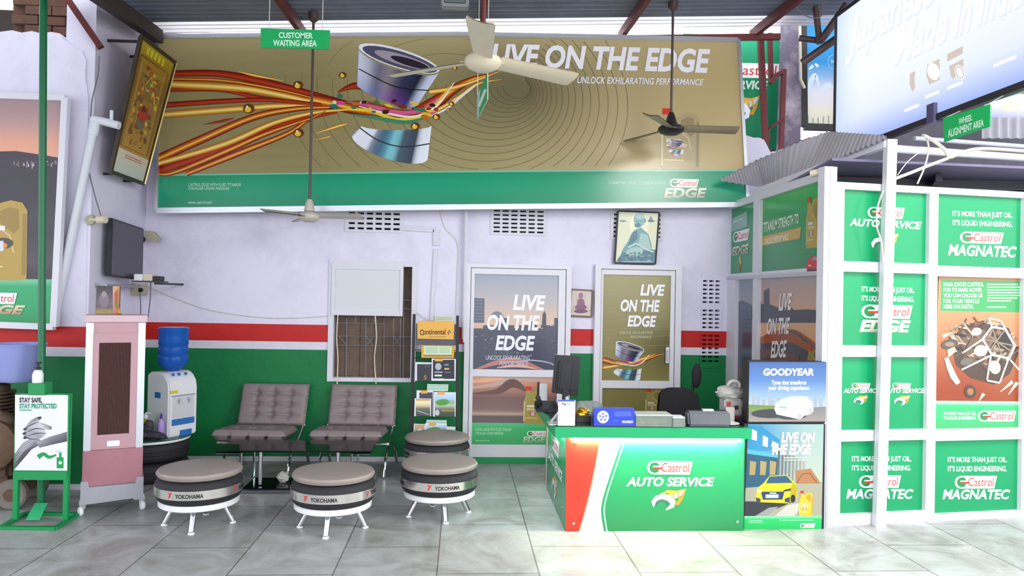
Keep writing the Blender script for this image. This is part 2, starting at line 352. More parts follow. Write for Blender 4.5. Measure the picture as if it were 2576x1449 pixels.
def wall_paint():
    m = bpy.data.materials.new('banded_wall_paint'); m.use_nodes = True; nt = m.node_tree; b = nt.nodes['Principled BSDF']; L = nt.links.new
    g = nd(nt, 'ShaderNodeNewGeometry'); sx = nd(nt, 'ShaderNodeSeparateXYZ'); L(g.outputs['Position'], sx.inputs[0])
    dv = nd(nt, 'ShaderNodeMath', operation='DIVIDE'); dv.inputs[1].default_value = 4.0; L(sx.outputs['Z'], dv.inputs[0])
    cr = nd(nt, 'ShaderNodeValToRGB'); e = cr.color_ramp; e.interpolation = 'CONSTANT'
    e.elements[0].position = 0; e.elements[0].color = (*lin('D8D4DC'), 1); e.elements[1].position = .035/4; e.elements[1].color = (*lin('087840'), 1)
    for z, c in ((1.105, 'DFDBE8'), (1.172, 'C3201C'), (1.347, 'E4DFF2')):
        q = e.elements.new(z/4); q.color = (*lin(c), 1)
    L(dv.outputs[0], cr.inputs[0])
    nz = nd(nt, 'ShaderNodeTexNoise', Scale=1.6, Detail=9.0, Roughness=.72); L(g.outputs['Position'], nz.inputs['Vector'])
    r2 = nd(nt, 'ShaderNodeValToRGB'); r2.color_ramp.elements[0].position = .3; r2.color_ramp.elements[0].color = (.72, .71, .73, 1); r2.color_ramp.elements[1].position = .52; r2.color_ramp.elements[1].color = (1, 1, 1, 1)
    L(nz.outputs['Fac'], r2.inputs[0])
    mx = nd(nt, 'ShaderNodeMix', data_type='RGBA', blend_type='MULTIPLY'); mx.inputs['Factor'].default_value = .55
    L(cr.outputs[0], mx.inputs['A']); L(r2.outputs[0], mx.inputs['B']); L(mx.outputs['Result'], b.inputs['Base Color'])
    n2 = nd(nt, 'ShaderNodeTexNoise', Scale=9.0, Detail=6.0); L(g.outputs['Position'], n2.inputs['Vector'])
    bp = nd(nt, 'ShaderNodeBump', Strength=.25, Distance=.02); L(n2.outputs['Fac'], bp.inputs['Height']); L(bp.outputs['Normal'], b.inputs['Normal'])
    b.inputs['Roughness'].default_value = .5; b.inputs['Specular IOR Level'].default_value = .35
    return m
M['wall'] = wall_paint()
def floor_mat():
    m = bpy.data.materials.new('stone_slab_floor'); m.use_nodes = True; nt = m.node_tree; b = nt.nodes['Principled BSDF']; L = nt.links.new
    g = nd(nt, 'ShaderNodeNewGeometry'); mp = nd(nt, 'ShaderNodeMapping'); mp.inputs['Rotation'].default_value = (0, 0, PI/2); mp.inputs['Location'].default_value = (.2, .12, 0)
    L(g.outputs['Position'], mp.inputs['Vector'])
    br = nd(nt, 'ShaderNodeTexBrick', Scale=1.0); br.offset = .5; br.inputs['Brick Width'].default_value = .95; br.inputs['Row Height'].default_value = .62; br.inputs['Mortar Size'].default_value = .0055; br.inputs['Mortar Smooth'].default_value = .3
    br.inputs['Color1'].default_value = (*lin('BBBDBD'), 1); br.inputs['Color2'].default_value = (*lin('ADB1B0'), 1); br.inputs['Mortar'].default_value = (*lin('77746E'), 1)
    L(mp.outputs['Vector'], br.inputs['Vector'])
    nz = nd(nt, 'ShaderNodeTexNoise', Scale=2.2, Detail=8.0, Roughness=.7, Distortion=1.2); L(g.outputs['Position'], nz.inputs['Vector'])
    cr = nd(nt, 'ShaderNodeValToRGB'); cr.color_ramp.elements[0].position = .33; cr.color_ramp.elements[0].color = (*lin('B5ADA4'), 1); cr.color_ramp.elements[1].position = .6; cr.color_ramp.elements[1].color = (1, 1, 1, 1)
    L(nz.outputs['Fac'], cr.inputs[0]); mx = nd(nt, 'ShaderNodeMix', data_type='RGBA', blend_type='MULTIPLY'); mx.inputs['Factor'].default_value = .8
    L(br.outputs['Color'], mx.inputs['A']); L(cr.outputs[0], mx.inputs['B']); L(mx.outputs['Result'], b.inputs['Base Color'])
    bp = nd(nt, 'ShaderNodeBump', Strength=.3, Distance=.004); bp.invert = True; L(br.outputs['Fac'], bp.inputs['Height']); L(bp.outputs['Normal'], b.inputs['Normal'])
    b.inputs['Roughness'].default_value = .38; b.inputs['Specular IOR Level'].default_value = .4
    return m
def holed(mb, u0, u1, z0, z1, holes, P, depth):
    us = sorted({u0, u1, *[h[0] for h in holes], *[h[1] for h in holes]}); zs = sorted({z0, z1, *[h[2] for h in holes], *[h[3] for h in holes]})
    solid = lambda i, j: 0 <= i < len(us)-1 and 0 <= j < len(zs)-1 and not any(h[0]-1e-6 <= us[i] and us[i+1] <= h[1]+1e-6 and h[2]-1e-6 <= zs[j] and zs[j+1] <= h[3]+1e-6 for h in holes)
    for i in range(len(us)-1):
        for j in range(len(zs)-1):
            if not solid(i, j): continue
            a, b, c, d = us[i], us[i+1], zs[j], zs[j+1]
            v = [P(u, z, t) for t in (0, depth) for u, z in ((a, c), (b, c), (b, d), (a, d))]
            f = [(0, 1, 2, 3), (7, 6, 5, 4)]
            for (di, dj), q in (((0, -1), (0, 4, 5, 1)), ((1, 0), (1, 5, 6, 2)), ((0, 1), (2, 6, 7, 3)), ((-1, 0), (3, 7, 4, 0))):
                if not solid(i+di, j+dj): f.append(q)
            mb.add(v, f)
    return mb
def st(name, mb, m, **k): return tag(mb.build(name, m, smooth=False, **k), kind='structure')
st('floor', MB().box(-14, 14, -14, 10, -.12, 0), floor_mat())
# back wall with the window opening and the ventilation blocks let in
win = rect(834, 662, 1040, 955, BW)
jal = {'a': rect(868, 515, 1015, 585, BW), 'b': rect(1233, 523, 1376, 592, BW), 'c': rect(1535, 532, 1669, 604, BW), 'd': rect(1762, 690, 1813, 925, BW)}
wb = MB(); holed(wb, -3.3, 2.86, 0, 4.22, [win]+list(jal.values()), lambda u, z, t: (u, BW+t, z), .2)
wp = [(2.86, 0), (7.5, 0), (7.5, 2.9), (4.2, 2.9), (4.05, 3.27), (3.3, 3.27), (3.22, 3.24)] + [(aty(x, y, BW).x, aty(x, y, BW).z) for x, y in ((1955, 392), (1946, 380), (1938, 384), (1930, 366), (1922, 352), (1910, 346), (1895, 346))] + [(2.86, 3.42)]
wb.prism([(x, BW, z) for x, z in wp], (0, .2, 0)); st('wall_back', wb, M['wall'])
st('dark_sheet_behind_openings', MB().box(-3.3, 2.8, BW+.55, BW+.6, 0, 3.3), M['hole'])  # near-black sheet standing in for the unlit room behind the vents
# side return wall and broken left front wall
st('wall_left', MB().prism([(RX, LW, 0), (RX, BW, 0), (RX, BW, 4.16), (RX, 7.1, 4.20), (RX, 6.75, 4.5), (RX, LW+.02, 4.5)], (-.24, 0, 0)), M['wall'])
jag = [(-9, 0), (RX-.001, 0)] + [(aty(x, y, LW).x, aty(x, y, LW).z) for x, y in ((222, 250), (214, 190), (216, 150), (205, 128), (190, 122), (178, 112), (158, 98), (150, 84), (128, 80), (104, 84), (80, 78), (55, 82), (30, 76), (0, 80))] + [(-9, 3.9)]
st('wall_front_left', MB().prism([(x, LW, z) for x, z in jag], (0, .235, 0)), M['wall'])
# rough broken brick edge above the left wall and the dark space behind it
bp = MB()
for r in range(9):
    z = 3.62+r*.085; off = (r % 2)*.11
    for q in range(4):
        x = -3.93+q*.225+off
        if x+.215 < -3.37: bp.box(x, x+.215, 6.61+random.uniform(0, .03), 6.85, z, z+.075)
bp.box(-3.96, -3.38, 6.68, 6.84, 3.5, 4.5); tag(bp.build('brick_pier', M['brick'], smooth=False), kind='structure')
st('wall_behind_left', MB().box(-8, -3.4, 8.3, 8.5, 0, aty(40, 26, 8.3).z), mat('shade_brown_wall', '2A211D', .9, noise=.3))  # dark brown albedo stands in for brick in shade
# corrugated roof
def roofz(x, y): return 4.40+.055*(x-.2)+.04*(y-BW)
def roof_pt(u, v):
    x = -3.2+u*9.7; y = -.2+v*(7.14+.2)
    return (x, y, roofz(x, y)+.012*math.sin(y*2*PI/.11))
rf = MB(); nv = 420
rf.grid(roof_pt, 6, nv)
st('ceiling', rf, mat('roof_sheet_underside', '7C8494', .5, .15, noise=.25, nscale=3))
st('ceiling_skylight', MB().grid(lambda u, v: (lambda x, y: (x, y, roofz(x, y)+.012*math.sin(y*2*PI/.11)))(-3.2+u*9.7, 7.12+v*.4), 6, 50), mat('translucent_roof_sheet', 'D8D4D6', .9, trans=.5))
st('unseen_left_shade_roof', MB().box(-9, -3.25, -.2, 6.0, 4.18, 4.22), MATS['roof_sheet_underside'])  # unseen roof piece, added to darken the left side
def rafter(px, py):
    p = aty(px, py, BW-.05); x = p.x
    b = MB().beam((x, BW+.1, roofz(x, BW+.1)-.07), (x, -.1, roofz(x, -.1)-.07), .05, .09); return b
for i, (px, py) in enumerate(((768, 74), (1212, 75), (1568, 78), (1905, 72))):
    tag(rafter(px, py).build('roof_beam', M['rust'], smooth=False), ['red oxide roof beam above the customer waiting sign', 'red oxide roof beam above the middle ceiling fan', 'red oxide roof beam between the middle fan and the far right fan', 'red oxide roof beam meeting the post at the right end of the banner'][i], 'beam', 'roof beams', 'structure')
x0, x1 = -3.1, 3.25
tag(MB().beam((-3.1, BW-.02, roofz(-3.1, BW)-.13), (3.25, BW-.02, roofz(3.25, BW)-.13), .05, .06).build('roof_purlin', M['rust'], smooth=False), 'red oxide purlin along the back edge of the roof', 'beam', kind='structure')
e0 = aty(268, 0, 5.9); e1 = aty(398, 92, 7.3)
tag(MB().beam(e0+(e0-e1)*1.2, e1, .09, .12).build('edge_beam', mat('charred_timber', '3A2A28', .8, noise=.3), smooth=False), 'dark timber beam along the left edge of the roof', 'beam', kind='structure')
tag(MB().beam(aty(158, -20, 6.3), aty(254, 120, 6.36), .05, .05).build('roof_brace', M['rust'], smooth=False), 'red oxide brace leaning across the broken brick wall top', 'beam', kind='structure')
# ---------------------------------------------------------- ventilation blocks
def jali(name, key, cols, rows, label, m, skip=()):
    x0, x1, z0, z1 = jal[key]; mb = MB(); H = []
    mx, mz = (x1-x0)*.04, (z1-z0)*.05; cw, ch = (x1-x0-2*mx)/cols, (z1-z0-2*mz)/rows
    for i in range(cols):
        for j in range(rows):
            if j in skip: continue
            H.append((x0+mx+cw*(i+.14), x0+mx+cw*(i+.86), z0+mz+ch*(j+.27), z0+mz+ch*(j+.70)))
    holed(mb, x0, x1, z0, z1, H, lambda u, z, t: (u, BW-.012+t, z), .06)
    return tag(mb.build(name, m, smooth=False), label, 'ventilation block', 'ventilation blocks in the back wall', 'thing')
jali('ventilation_block', 'a', 6, 5, 'white slotted ventilation block under the banner above the boarded window', M['white'])
jali('ventilation_block', 'b', 6, 6, 'white slotted ventilation block under the banner above the first door', M['white'])
jali('ventilation_block', 'c', 6, 6, 'white slotted ventilation block behind the large framed portrait', M['white'])
jali('ventilation_block', 'd', 3, 20, 'tall slotted ventilation block in the corner beside the glazed cabin, striped like the wall', M['wall'], (7, 13))
# ---------------------------------------------------------- window
t = thing('window_1', 'white framed boarded window with iron grille over brown planks', 'window', ((win[0]+win[1])/2, BW, win[2]), kind='structure')
wf = MB(); holed(wf, win[0]-.03, win[1]+.03, win[2]-.02, win[3]+.03, [(win[0]+.025, win[1]-.02, win[2]+.02, win[3]-.03)], lambda u, z, t_: (u, BW-.02+t_, z), .09)
wf.build('window_frame', M['white'], t, smooth=False)
pk = MB(); x = win[0]
while x < win[1]-.01:
    w = random.uniform(.08, .15); x2 = min(win[1], x+w); pk.box(x+.004, x2, BW+.1+random.uniform(0, .015), BW+.13, win[2], win[3]); x = x2
pk.build('plank_boarding', M['wood'], t, smooth=False)
b0 = rect(843, 678, 1006, 782, BW-.03); b1 = rect(834, 662, 1014, 794, BW-.03)
bf = MB(); holed(bf, b1[0], b1[1], b1[2], b1[3], [b0], lambda u, z, t_: (u, BW-.035+t_, z), .03); bf.build('board_frame', M['white'], t, smooth=False)
MB().box(b0[0], b0[1], BW-.022, BW-.012, b0[2], b0[3]).build('white_board', mat('white_board_face', 'D4D6DA', .4), t, smooth=False)
gr = MB(); gy = BW+.03
def bar(*p): gr.tube([aty(x_, y_, gy) for x_, y_ in p], .0045, 5)
for xx in (872, 921, 966, 990, 1008): bar((xx, 800), (xx-1, 952))
for xx in (895, 942): bar((xx, 795), (xx, 812))
for yy, a_, c_ in ((812, 838, 966), (845, 838, 1036), (868, 838, 1036), (754, 1012, 1038), (776, 1012, 1038), (955, 838, 1034)): bar((a_, yy), (c_, yy+2))
for a_, b_ in (((853, 846), (872, 868)), ((921, 846), (938, 868)), ((940, 846), (924, 866)), ((990, 846), (1006, 868)), ((1008, 846), (992, 866)), ((1016, 680), (1014, 950)), ((1037, 674), (1034, 955))): bar(a_, b_)
gr.build('iron_grille', mat('grey_iron', '8A8A90', .5, .4), t)
for a_, nm in ((((850, 792), (847, 850), (850, 900), (848, 968)), 'a'), (((944, 795), (947, 850), (942, 900), (946, 966)), 'b')):
    tag(MB().tube(spline([tuple(aty(x_, y_, BW-.05)) for x_, y_ in a_]), .006, 6).build('hanging_wire', M['cablew']), 'cream wire hanging over the left half of the window grille' if nm == 'a' else 'cream wire hanging over the middle of the window grille', 'wire', 'wires hanging over the window grille')
# ---------------------------------------------------------- BANNER
bt, bb = 7.33, 7.24
PLB = plane3(aty(400, 92, bt), aty(1856, 101, bt), aty(395, 530, bb))
t = thing('billboard_banner', 'huge gold and green oil advertising banner with chrome piston above the waiting area', 'banner', (0, 7.3, 3.3))
a = Art(PLB, .004, .0008)
def bcol(u, v, x, y):
    c = ramp([(0, '9A8E60'), (.25, '958A5E'), (.55, 'A3976A'), (.8, 'BCA97C'), (1, 'BFA976')], u)
    d = math.hypot((x-1300)/190., (y-225)/125.); s = math.exp(-d*d)*.75
    c = mixc(c, '55513C', s)
    if x < 1250:
        st_ = .5+.5*math.sin(y*.19+x*.012); c = mixc(c, '7A6E40', .25*st_*max(0, 1-abs(x-700)/500))
    return mixc(c, 'CDBB90', .35*max(0, 1-v*3.2))  # top lightened: the lit band along the banner is put into the colour
top = [(400, 92), (1147, 86), (1512, 93), (1856, 101)]; gb = [(398, 441), (1147, 432), (1512, 430), (1876, 429)]; bo = [(395, 530), (1147, 521), (1512, 518), (1880, 515)]
for i in range(3): a.field((top[i], top[i+1], gb[i+1], gb[i]), lambda u, v, x, y: bcol((x-400)/1460., v, x, y), 30, 24, 0)
for i in range(3): a.vg((gb[i], gb[i+1], bo[i+1], bo[i]), [(0, '0C8E66'), (.06, '0E9A70'), (.5, '139A72'), (1, '0D8862')], 0, 4)
for i in range(3): a.line([(gb[i][0], gb[i][1]), (gb[i+1][0], gb[i+1][1])], 4, '6FC0A4', 1)
def arc(cx, cy, rx, ry, w, col, a0, a1, rot=0):
    run = []
    for i in range(61):
        g = a0+(a1-a0)*i/60; x = cx+rx*math.cos(g)*math.cos(rot)-ry*math.sin(g)*math.sin(rot); y = cy+rx*math.cos(g)*math.sin(rot)+ry*math.sin(g)*math.cos(rot)
        if 98 < y < 426 and 410 < x < 1850: run.append((x, y))
        else:
            if len(run) > 1: a.line(run, w, col, 1)
            run = []
    if len(run) > 1: a.line(run, w, col, 1)
for i in range(20):
    r = 30+i*i*.62+i*7; arc(1300-i*8, 222+i, r*1.12, r*.84, 1.0+.04*i, mixc('4E4932', '7A7150', i/20), -.9, 3.1, .15)
for r in (70, 110, 160): arc(1120, 205, r*1.9, r, 1.2, '7A7048', 3.4, 5.2)
FL = [(0, '5A1606'), (.2, 'A8300C'), (.42, 'E08A22'), (.52, 'F6DC60'), (.64, 'D9781C'), (.85, '8E1E08'), (1, '4A1206')]
RD = [(0, '4A1206'), (.3, 'A01C0A'), (.6, 'C0401A'), (1, '5A2008')]
YL = [(0, '8A3A0A'), (.3, 'E8A830'), (.5, 'FBEFA0'), (.7, 'EDB83A'), (1, '9A3E0C')]
for pts, ws, cr in (
  ([(398, 400), (505, 352), (636, 296), (740, 275), (830, 270)], [22, 22, 18, 14, 8], FL), ([(398, 430), (520, 388), (640, 342), (735, 306), (850, 282)], [20, 22, 18, 14, 6], RD),
  ([(398, 412), (567, 362), (688, 310), (791, 284), (880, 276)], [14, 16, 14, 10, 5], YL), ([(470, 438), (602, 385), (722, 337), (774, 303), (820, 280)], [12, 16, 12, 9, 3], FL),
  ([(398, 438), (440, 434), (571, 380), (671, 336), (790, 296)], [6, 12, 16, 13, 6], FL), ([(398, 266), (560, 255), (680, 252), (809, 264)], [14, 13, 11, 8], RD),
  ([(398, 290), (602, 274), (705, 267), (830, 269)], [18, 17, 15, 9], YL), ([(398, 226), (553, 226), (653, 246), (800, 262)], [12, 12, 10, 6], RD),
  ([(425, 212), (602, 222), (705, 239), (791, 257), (912, 272)], [20, 20, 18, 14, 9], YL), ([(425, 186), (553, 186), (671, 208), (791, 238), (900, 266)], [16, 18, 18, 14, 9], RD),
  ([(425, 199), (560, 203), (690, 224), (800, 250)], [8, 9, 9, 4], FL), ([(600, 180), (640, 190), (712, 204)], [2, 8, 2], YL), ([(515, 313), (560, 305), (590, 297)], [2, 7, 2], RD),
  ([(780, 250), (840, 262), (905, 276), (1000, 288), (1075, 284)], [30, 30, 30, 26, 12], FL), ([(850, 232), (900, 216), (960, 240), (1010, 270)], [4, 18, 14, 6], RD), ([(590, 362), (640, 350), (660, 340)], [2, 6, 2], YL),
  ([(1040, 286), (1090, 262), (1140, 226), (1190, 200), (1252, 184)], [26, 34, 24, 14, 2], FL), ([(1060, 292), (1110, 272), (1160, 240), (1200, 212), (1262, 200)], [8, 10, 9, 6, 1], YL),
  ([(1080, 232), (1130, 224), (1190, 206), (1266, 176)], [14, 12, 8, 1], YL), ([(1060, 300), (1120, 276), (1170, 236), (1205, 210)], [3, 5, 5, 1], [(0, 'F4F0F0'), (1, 'E0D8E0')]),
  ([(795, 336), (850, 318), (874, 312)], [2, 9, 2], YL), ([(1022, 358), (1060, 350), (1086, 336)], [2, 8, 2], YL), ([(795, 352), (830, 344)], [2, 5], YL)):
    ribbon(a, pts, ws, None, 2, cr)
rng = random.Random(3)
piston(a, (843, 108), (1143, 108), (1143, 408), (843, 408), 4)
for i in range(34):
    x = rng.uniform(830, 1100); y = 250+(x-830)*.12+rng.uniform(-16, 22); a.ell(x, y, rng.uniform(5, 13), rng.uniform(3, 6), rng.choice(['7A3008', 'C86A18', 'E8C040', 'D8489A', '3A1A0A', 'F0E0C0', '2A7A60', 'A82C0C']), 11, rng.uniform(-.3, .4), 10)
for x, y, r in ((627, 274, 14), (751, 215, 12), (863, 190, 9), (752, 335, 13), (1045, 318, 11), (1098, 295, 9), (1145, 172, 6), (1136, 262, 7), (1128, 277, 5)):
    a.ell(x, y, r, r*.85, '6A3808', 12); a.ell(x-r*.15, y+r*.2, r*.6, r*.5, 'F0C43C', 13); a.ell(x-r*.3, y-r*.3, r*.2, r*.2, 'FFFBE8', 14, n=8)
a.text('LIVE ON THE EDGE', (1234, 110), (1786, 124), (1786, 182), (1234, 165), 'F6F4FA', 8, .2, .036)
a.text('UNLOCK EXHILARATING PERFORMANCE', (1452, 193), (1769, 200), (1768, 215), (1452, 210), 'EFEFFA', 8, .2, .015)
jug(a, (1656, 272), (1764, 278), (1762, 430), (1656, 427), 3, 'B3A076'); piston(a, (1672, 350), (1730, 350), (1730, 388), (1672, 388), 7)
a.tx('CASTROL EDGE WITH FLUID TITANIUM', 474, 461, 606, 469, 'C8ECDD', 3, 0, .0); a.tx('STRONGER UNDER PRESSURE.', 474, 471, 578, 478, 'C8ECDD', 3, 0, .0); a.tx('www.castrol.com', 474, 505, 534, 513, 'C8ECDD', 3, 0, 0)
a.tx("IT'S MORE THAN JUST OIL. IT'S LIQUID ENGINEERING.", 1530, 457, 1675, 464, 'BFE6D8', 3, .2, .0)
logo_r(a, 1684, 450, 1757, 471, 3); a.tx('EDGE', 1669, 473, 1777, 497, ['F2EEDE', 'A9A08A'], 4, .2, .04)
a.build('printed_sheet', t, GLOSS)
fr = MB(); pt = lambda x, y: on(x, y, PLB)
for p0, p1 in zip(top, top[1:]): fr.beam(pt(*p0), pt(*p1), .03, .045)
for p0, p1 in zip(bo, bo[1:]): fr.beam(pt(*p0), pt(*p1), .04, .05)
fr.beam(pt(398, 92), pt(395, 532), .03, .05, (0, 1, 0)); fr.beam(pt(1857, 101), pt(1880, 517), .03, .05, (0, 1, 0))
fr.build('aluminium_frame', M['alu'], t, smooth=False)
bk = MB(); bk.prism([pt(*p)+V((0, .02, 0)) for p in (top[0], top[3], bo[3], bo[0])], (0, .02, 0)); bk.build('backing_sheet', M['galv'], t, smooth=False)
for x in (500, 900, 1300, 1700):
    for y in (140, 480): p = pt(x, y); MB().beam(p+V((0, .03, 0)), (p.x, BW+.02 if p.z < 4.15 else BW, p.z), .03, .03).build('wall_bracket', M['galv'], t, smooth=False)
# ---------------------------------------------------------- DOORS
def city(a, q, sky, k=0):
    a.vg(q, sky, k, 10)
def door_frame(n, label, out, leaf, panes, hand):
    """outer rectangle, leaf rectangle and pane rectangles in wall units"""
    t = thing('door_%d' % n, label, 'door', ((out[0]+out[1])/2, BW, 0), kind='structure')
    f = MB(); holed(f, out[0], out[1], 0, out[3], [(leaf[0], leaf[1], 0, leaf[3])], lambda u, z, d: (u, BW-.07+d, z), .068); f.build('door_frame', M['frame'], t, smooth=False)
    l = MB(); holed(l, leaf[0]+.006, leaf[1]-.006, leaf[2], leaf[3]-.006, panes, lambda u, z, d: (u, BW-.055+d, z), .045); l.build('door_leaf', M['frame'], t, smooth=False)
    MB().box(leaf[0]+.02, leaf[1]-.02, BW-.03, BW-.022, leaf[2]+.02, leaf[3]-.02).build('glass_panel', M['whiteg'], t, smooth=False)
    hx, z0, z1 = hand; h = MB().box(hx-.018, hx+.018, BW-.062, BW-.055, z0-.03, z1+.03); h.tube([(hx, BW-.06, z0), (hx, BW-.09, z0), (hx, BW-.09, z1), (hx, BW-.06, z1)], .008, 8); h.build('door_handle', M['frame'], t)
    return t
o1 = rect(1167, 665, 1434, 1168, BW-.07); l1 = rect(1180, 675, 1421, 1155, BW-.055); l1 = (l1[0], l1[1], .06, l1[3])
p1 = [rect(1192, 691, 1404, 930, BW-.055), rect(1188, 948, 1400, 1119, BW-.055)]
d1 = door_frame(1, 'white framed glass door covered with a city skyline oil poster, left of the counter', o1, l1, p1, (rect(1183, 0, 1190, 0, BW-.06)[0]+.0, rect(0, 885, 1, 1, BW)[2], rect(0, 1, 1, 760, BW)[2] if 0 else aty(1183, 860, BW).z))
PD = planeY(BW-.032)
a = Art(PD, .001)
a.vg(((1190, 688), (1408, 694), (1402, 934), (1188, 932)), [(0, '98A0B0'), (.25, 'B9B2B8'), (.5, 'E2BFA6'), (.62, 'E0B49C'), (.63, '4A4C5E'), (1, '50505C')], 0, 24)
a.poly([(1193, 749), (1219, 751), (1218, 812), (1192, 812)], '5C6274', 1)
for i in range(7): a.rect(1194, 755+i*8, 1216, 757+i*8, '7E8496', 2)
rng = random.Random(11); x = 1190; sk = [(1190, 935)]
while x < 1404: h = rng.choice([808, 814, 820, 826, 818, 800]); w = rng.uniform(6, 16); sk += [(x, h), (min(x+w, 1404), h)]; x += w
a.poly(sk+[(1404, 935)], '4A4D60', 1)
a.ell(1250, 800, 17, 17, '78808E', 2, a0=PI, a1=2*PI); a.poly([(1365, 790), (1370, 782), (1374, 792), (1374, 830), (1362, 830)], '454859', 2)
for i in range(60): a.rect(*(lambda x_, y_: (x_, y_, x_+rng.uniform(2, 7), y_+rng.uniform(1.5, 3)))(rng.uniform(1192, 1398), rng.uniform(815, 900)), rng.choice(['6E7286', '8A7480', '5C6076', 'A89098']), 3)
ribbon(a, [(1190, 932), (1250, 912), (1300, 908), (1370, 932)], [3, 12, 16, 4], 'C08078', 3); ribbon(a, [(1250, 925), (1300, 920), (1350, 928)], [2, 8, 2], 'E8B0A0', 4)
ribbon(a, [(1290, 912), (1330, 906), (1380, 912), (1403, 926)], [1, 3, 3, 1], 'B8BAC8', 4)
a.tx('LIVE', 1290, 741, 1373, 778, 'F4F3FA', 5, .2, .036, .02); a.tx('ON THE', 1225, 791, 1358, 828, 'F4F3FA', 5, .2, .036, .015); a.tx('EDGE', 1246, 843, 1346, 879, 'F4F3FA', 5, .2, .036, .015)
a.tx('UNLOCK EXHILARATING', 1222, 894, 1333, 905, 'C8C8D8', 5, .2, .01); a.tx('PERFORMANCE', 1256, 908, 1329, 919, 'C8C8D8', 5, .2, .01)
a.vg(((1186, 947), (1402, 950), (1396, 1066), (1184, 1064)), [(0, 'E0A080'), (.12, 'D89070'), (.3, 'A87868'), (.45, '7A5A58'), (.7, '8A6A66'), (.78, 'A88A80'), (.8, 'C8A898'), (.82, '6A585A'), (1, '6E5C5C')], 0, 20)
ribbon(a, [(1188, 975), (1240, 968), (1300, 952), (1395, 960)], [6, 10, 14, 8], 'C8A8A0', 1); ribbon(a, [(1188, 990), (1250, 985), (1290, 964), (1330, 988)], [3, 14, 22, 3], '6A4A48', 2); ribbon(a, [(1188, 960), (1230, 955), (1270, 952)], [6, 12, 3], 'EAB090', 2)
jug(a, (1316, 972), (1380, 974), (1376, 1068), (1312, 1066), 4, 'A89850')
a.vg(((1184, 1063), (1396, 1065), (1394, 1122), (1182, 1121)), [(0, '5FC48C'), (.12, '3FBE6E'), (1, '36A860')], 3, 4)
a.tx('CASTROL EDGE WITH FLUID TITANIUM', 1195, 1077, 1286, 1084, 'C8F0D4', 5, 0, 0); a.tx('STRONGER UNDER PRESSURE.', 1195, 1087, 1267, 1093, 'C8F0D4', 5, 0, 0); a.tx('www.castrol.com', 1195, 1105, 1231, 1110, 'C8F0D4', 5, 0, 0)
logo_r(a, 1325, 1084, 1378, 1097, 5, 0); a.tx('EDGE', 1315, 1098, 1372, 1112, ['E8E4D8', 'A8A090'], 5, .2, .03)
a.build('window_film', d1, GLOSS)
st('trim_1', MB().box(o1[0]-.02, o1[1]+.05, BW-.09, BW-.001, 0, .058), M['green'])
o2 = rect(1494, 667, 1712, 1160, BW-.07); l2 = rect(1508, 678, 1696, 1160, BW-.055); l2 = (l2[0], l2[1], .06, l2[3])
p2 = [rect(1516, 692, 1686, 958, BW-.055), rect(1514, 977, 1684, 1120, BW-.055)]
d2 = door_frame(2, 'white framed glass door with a gold piston oil poster, behind the counter', o2, l2, p2, (rect(1690, 0, 1692, 0, BW)[0], aty(1690, 905, BW).z, aty(1690, 880, BW).z))
a = Art(PD, .001)
def g2(u, v, x, y):
    d = math.hypot((x-1690)/70., (y-880)/60.); return mixc(ramp([(0, '9A9058'), (.5, '8A8048'), (1, '8E8650')], v), '4A4630', .75*math.exp(-d*d))
a.field(((1514, 690), (1690, 694), (1688, 962), (1512, 959)), g2, 14, 20, 0)
for i in range(9): a.line([(1516, 720+i*22), (1688, 700+i*24)], 1, '9C935E', 1)
a.tx('LIVE', 1610, 715, 1673, 742, 'F4F3FA', 5, .2, .036, .02); a.tx('ON THE', 1561, 753, 1660, 782, 'F4F3FA', 5, .2, .036, .015); a.tx('EDGE', 1578, 793, 1651, 820, 'F4F3FA', 5, .2, .036, .015)
a.tx('UNLOCK EXHILARATING', 1558, 833, 1643, 840, 'CFCBB0', 5, .2, 0); a.tx('PERFORMANCE', 1585, 844, 1639, 851, 'CFCBB0', 5, .2, 0)
ribbon(a, [(1517, 905), (1560, 915), (1600, 912), (1640, 898), (1672, 888)], [16, 12, 12, 8, 1], None, 2, FL); ribbon(a, [(1517, 925), (1560, 918), (1600, 908), (1650, 890)], [10, 8, 10, 1], None, 2, YL)
piston(a, (1528, 858), (1634, 858), (1634, 956), (1528, 956), 3)
a.vg(((1512, 974), (1688, 978), (1684, 1122), (1510, 1120)), [(0, '827A48'), (1, '948A54')], 0, 4); jug(a, (1622, 978), (1668, 979), (1666, 1046), (1620, 1045), 2, '9A8E50')
a.build('window_film', d2, GLOSS)
# ============================================================ WAITING AREA
# ---------------------------------------------------------- tyre stools
def ring_text(body, R, z0, h, phi, width, m, name, parent):
    vs, fs = text_mesh(body, 0, .03)
    mb = MB(); mb.add([(R*math.sin(phi+(u-.5)*width/R), -R*math.cos(phi+(u-.5)*width/R), z0+v*h) for u, v in vs], fs)
    return mb.build(name, m, parent, smooth=False, local=True)
inkb = mat('black_lettering', '1E1C20', .4); inkr = mat('red_emblem_paint', 'D8382C', .4)
def tyre(mb, R, r0, z0, z1, n=48):
    h = z1-z0; mb.lathe([(r0, z0+.16*h), (r0+.03, z0), (R-.06, z0-.0), (R-.022, z0+.06*h), (R-.005, z0+.2*h), (R, z0+.34*h), (R, z0+.4*h), (R-.008, z0+.41*h), (R-.008, z0+.44*h), (R, z0+.45*h),
        (R, z0+.56*h), (R-.008, z0+.57*h), (R-.008, z0+.6*h), (R, z0+.61*h), (R, z0+.68*h), (R-.004, z0+.8*h), (R-.02, z0+.93*h), (R-.06, z1), (r0+.03, z1), (r0, z1-.16*h)], n=n, closed=True); return mb
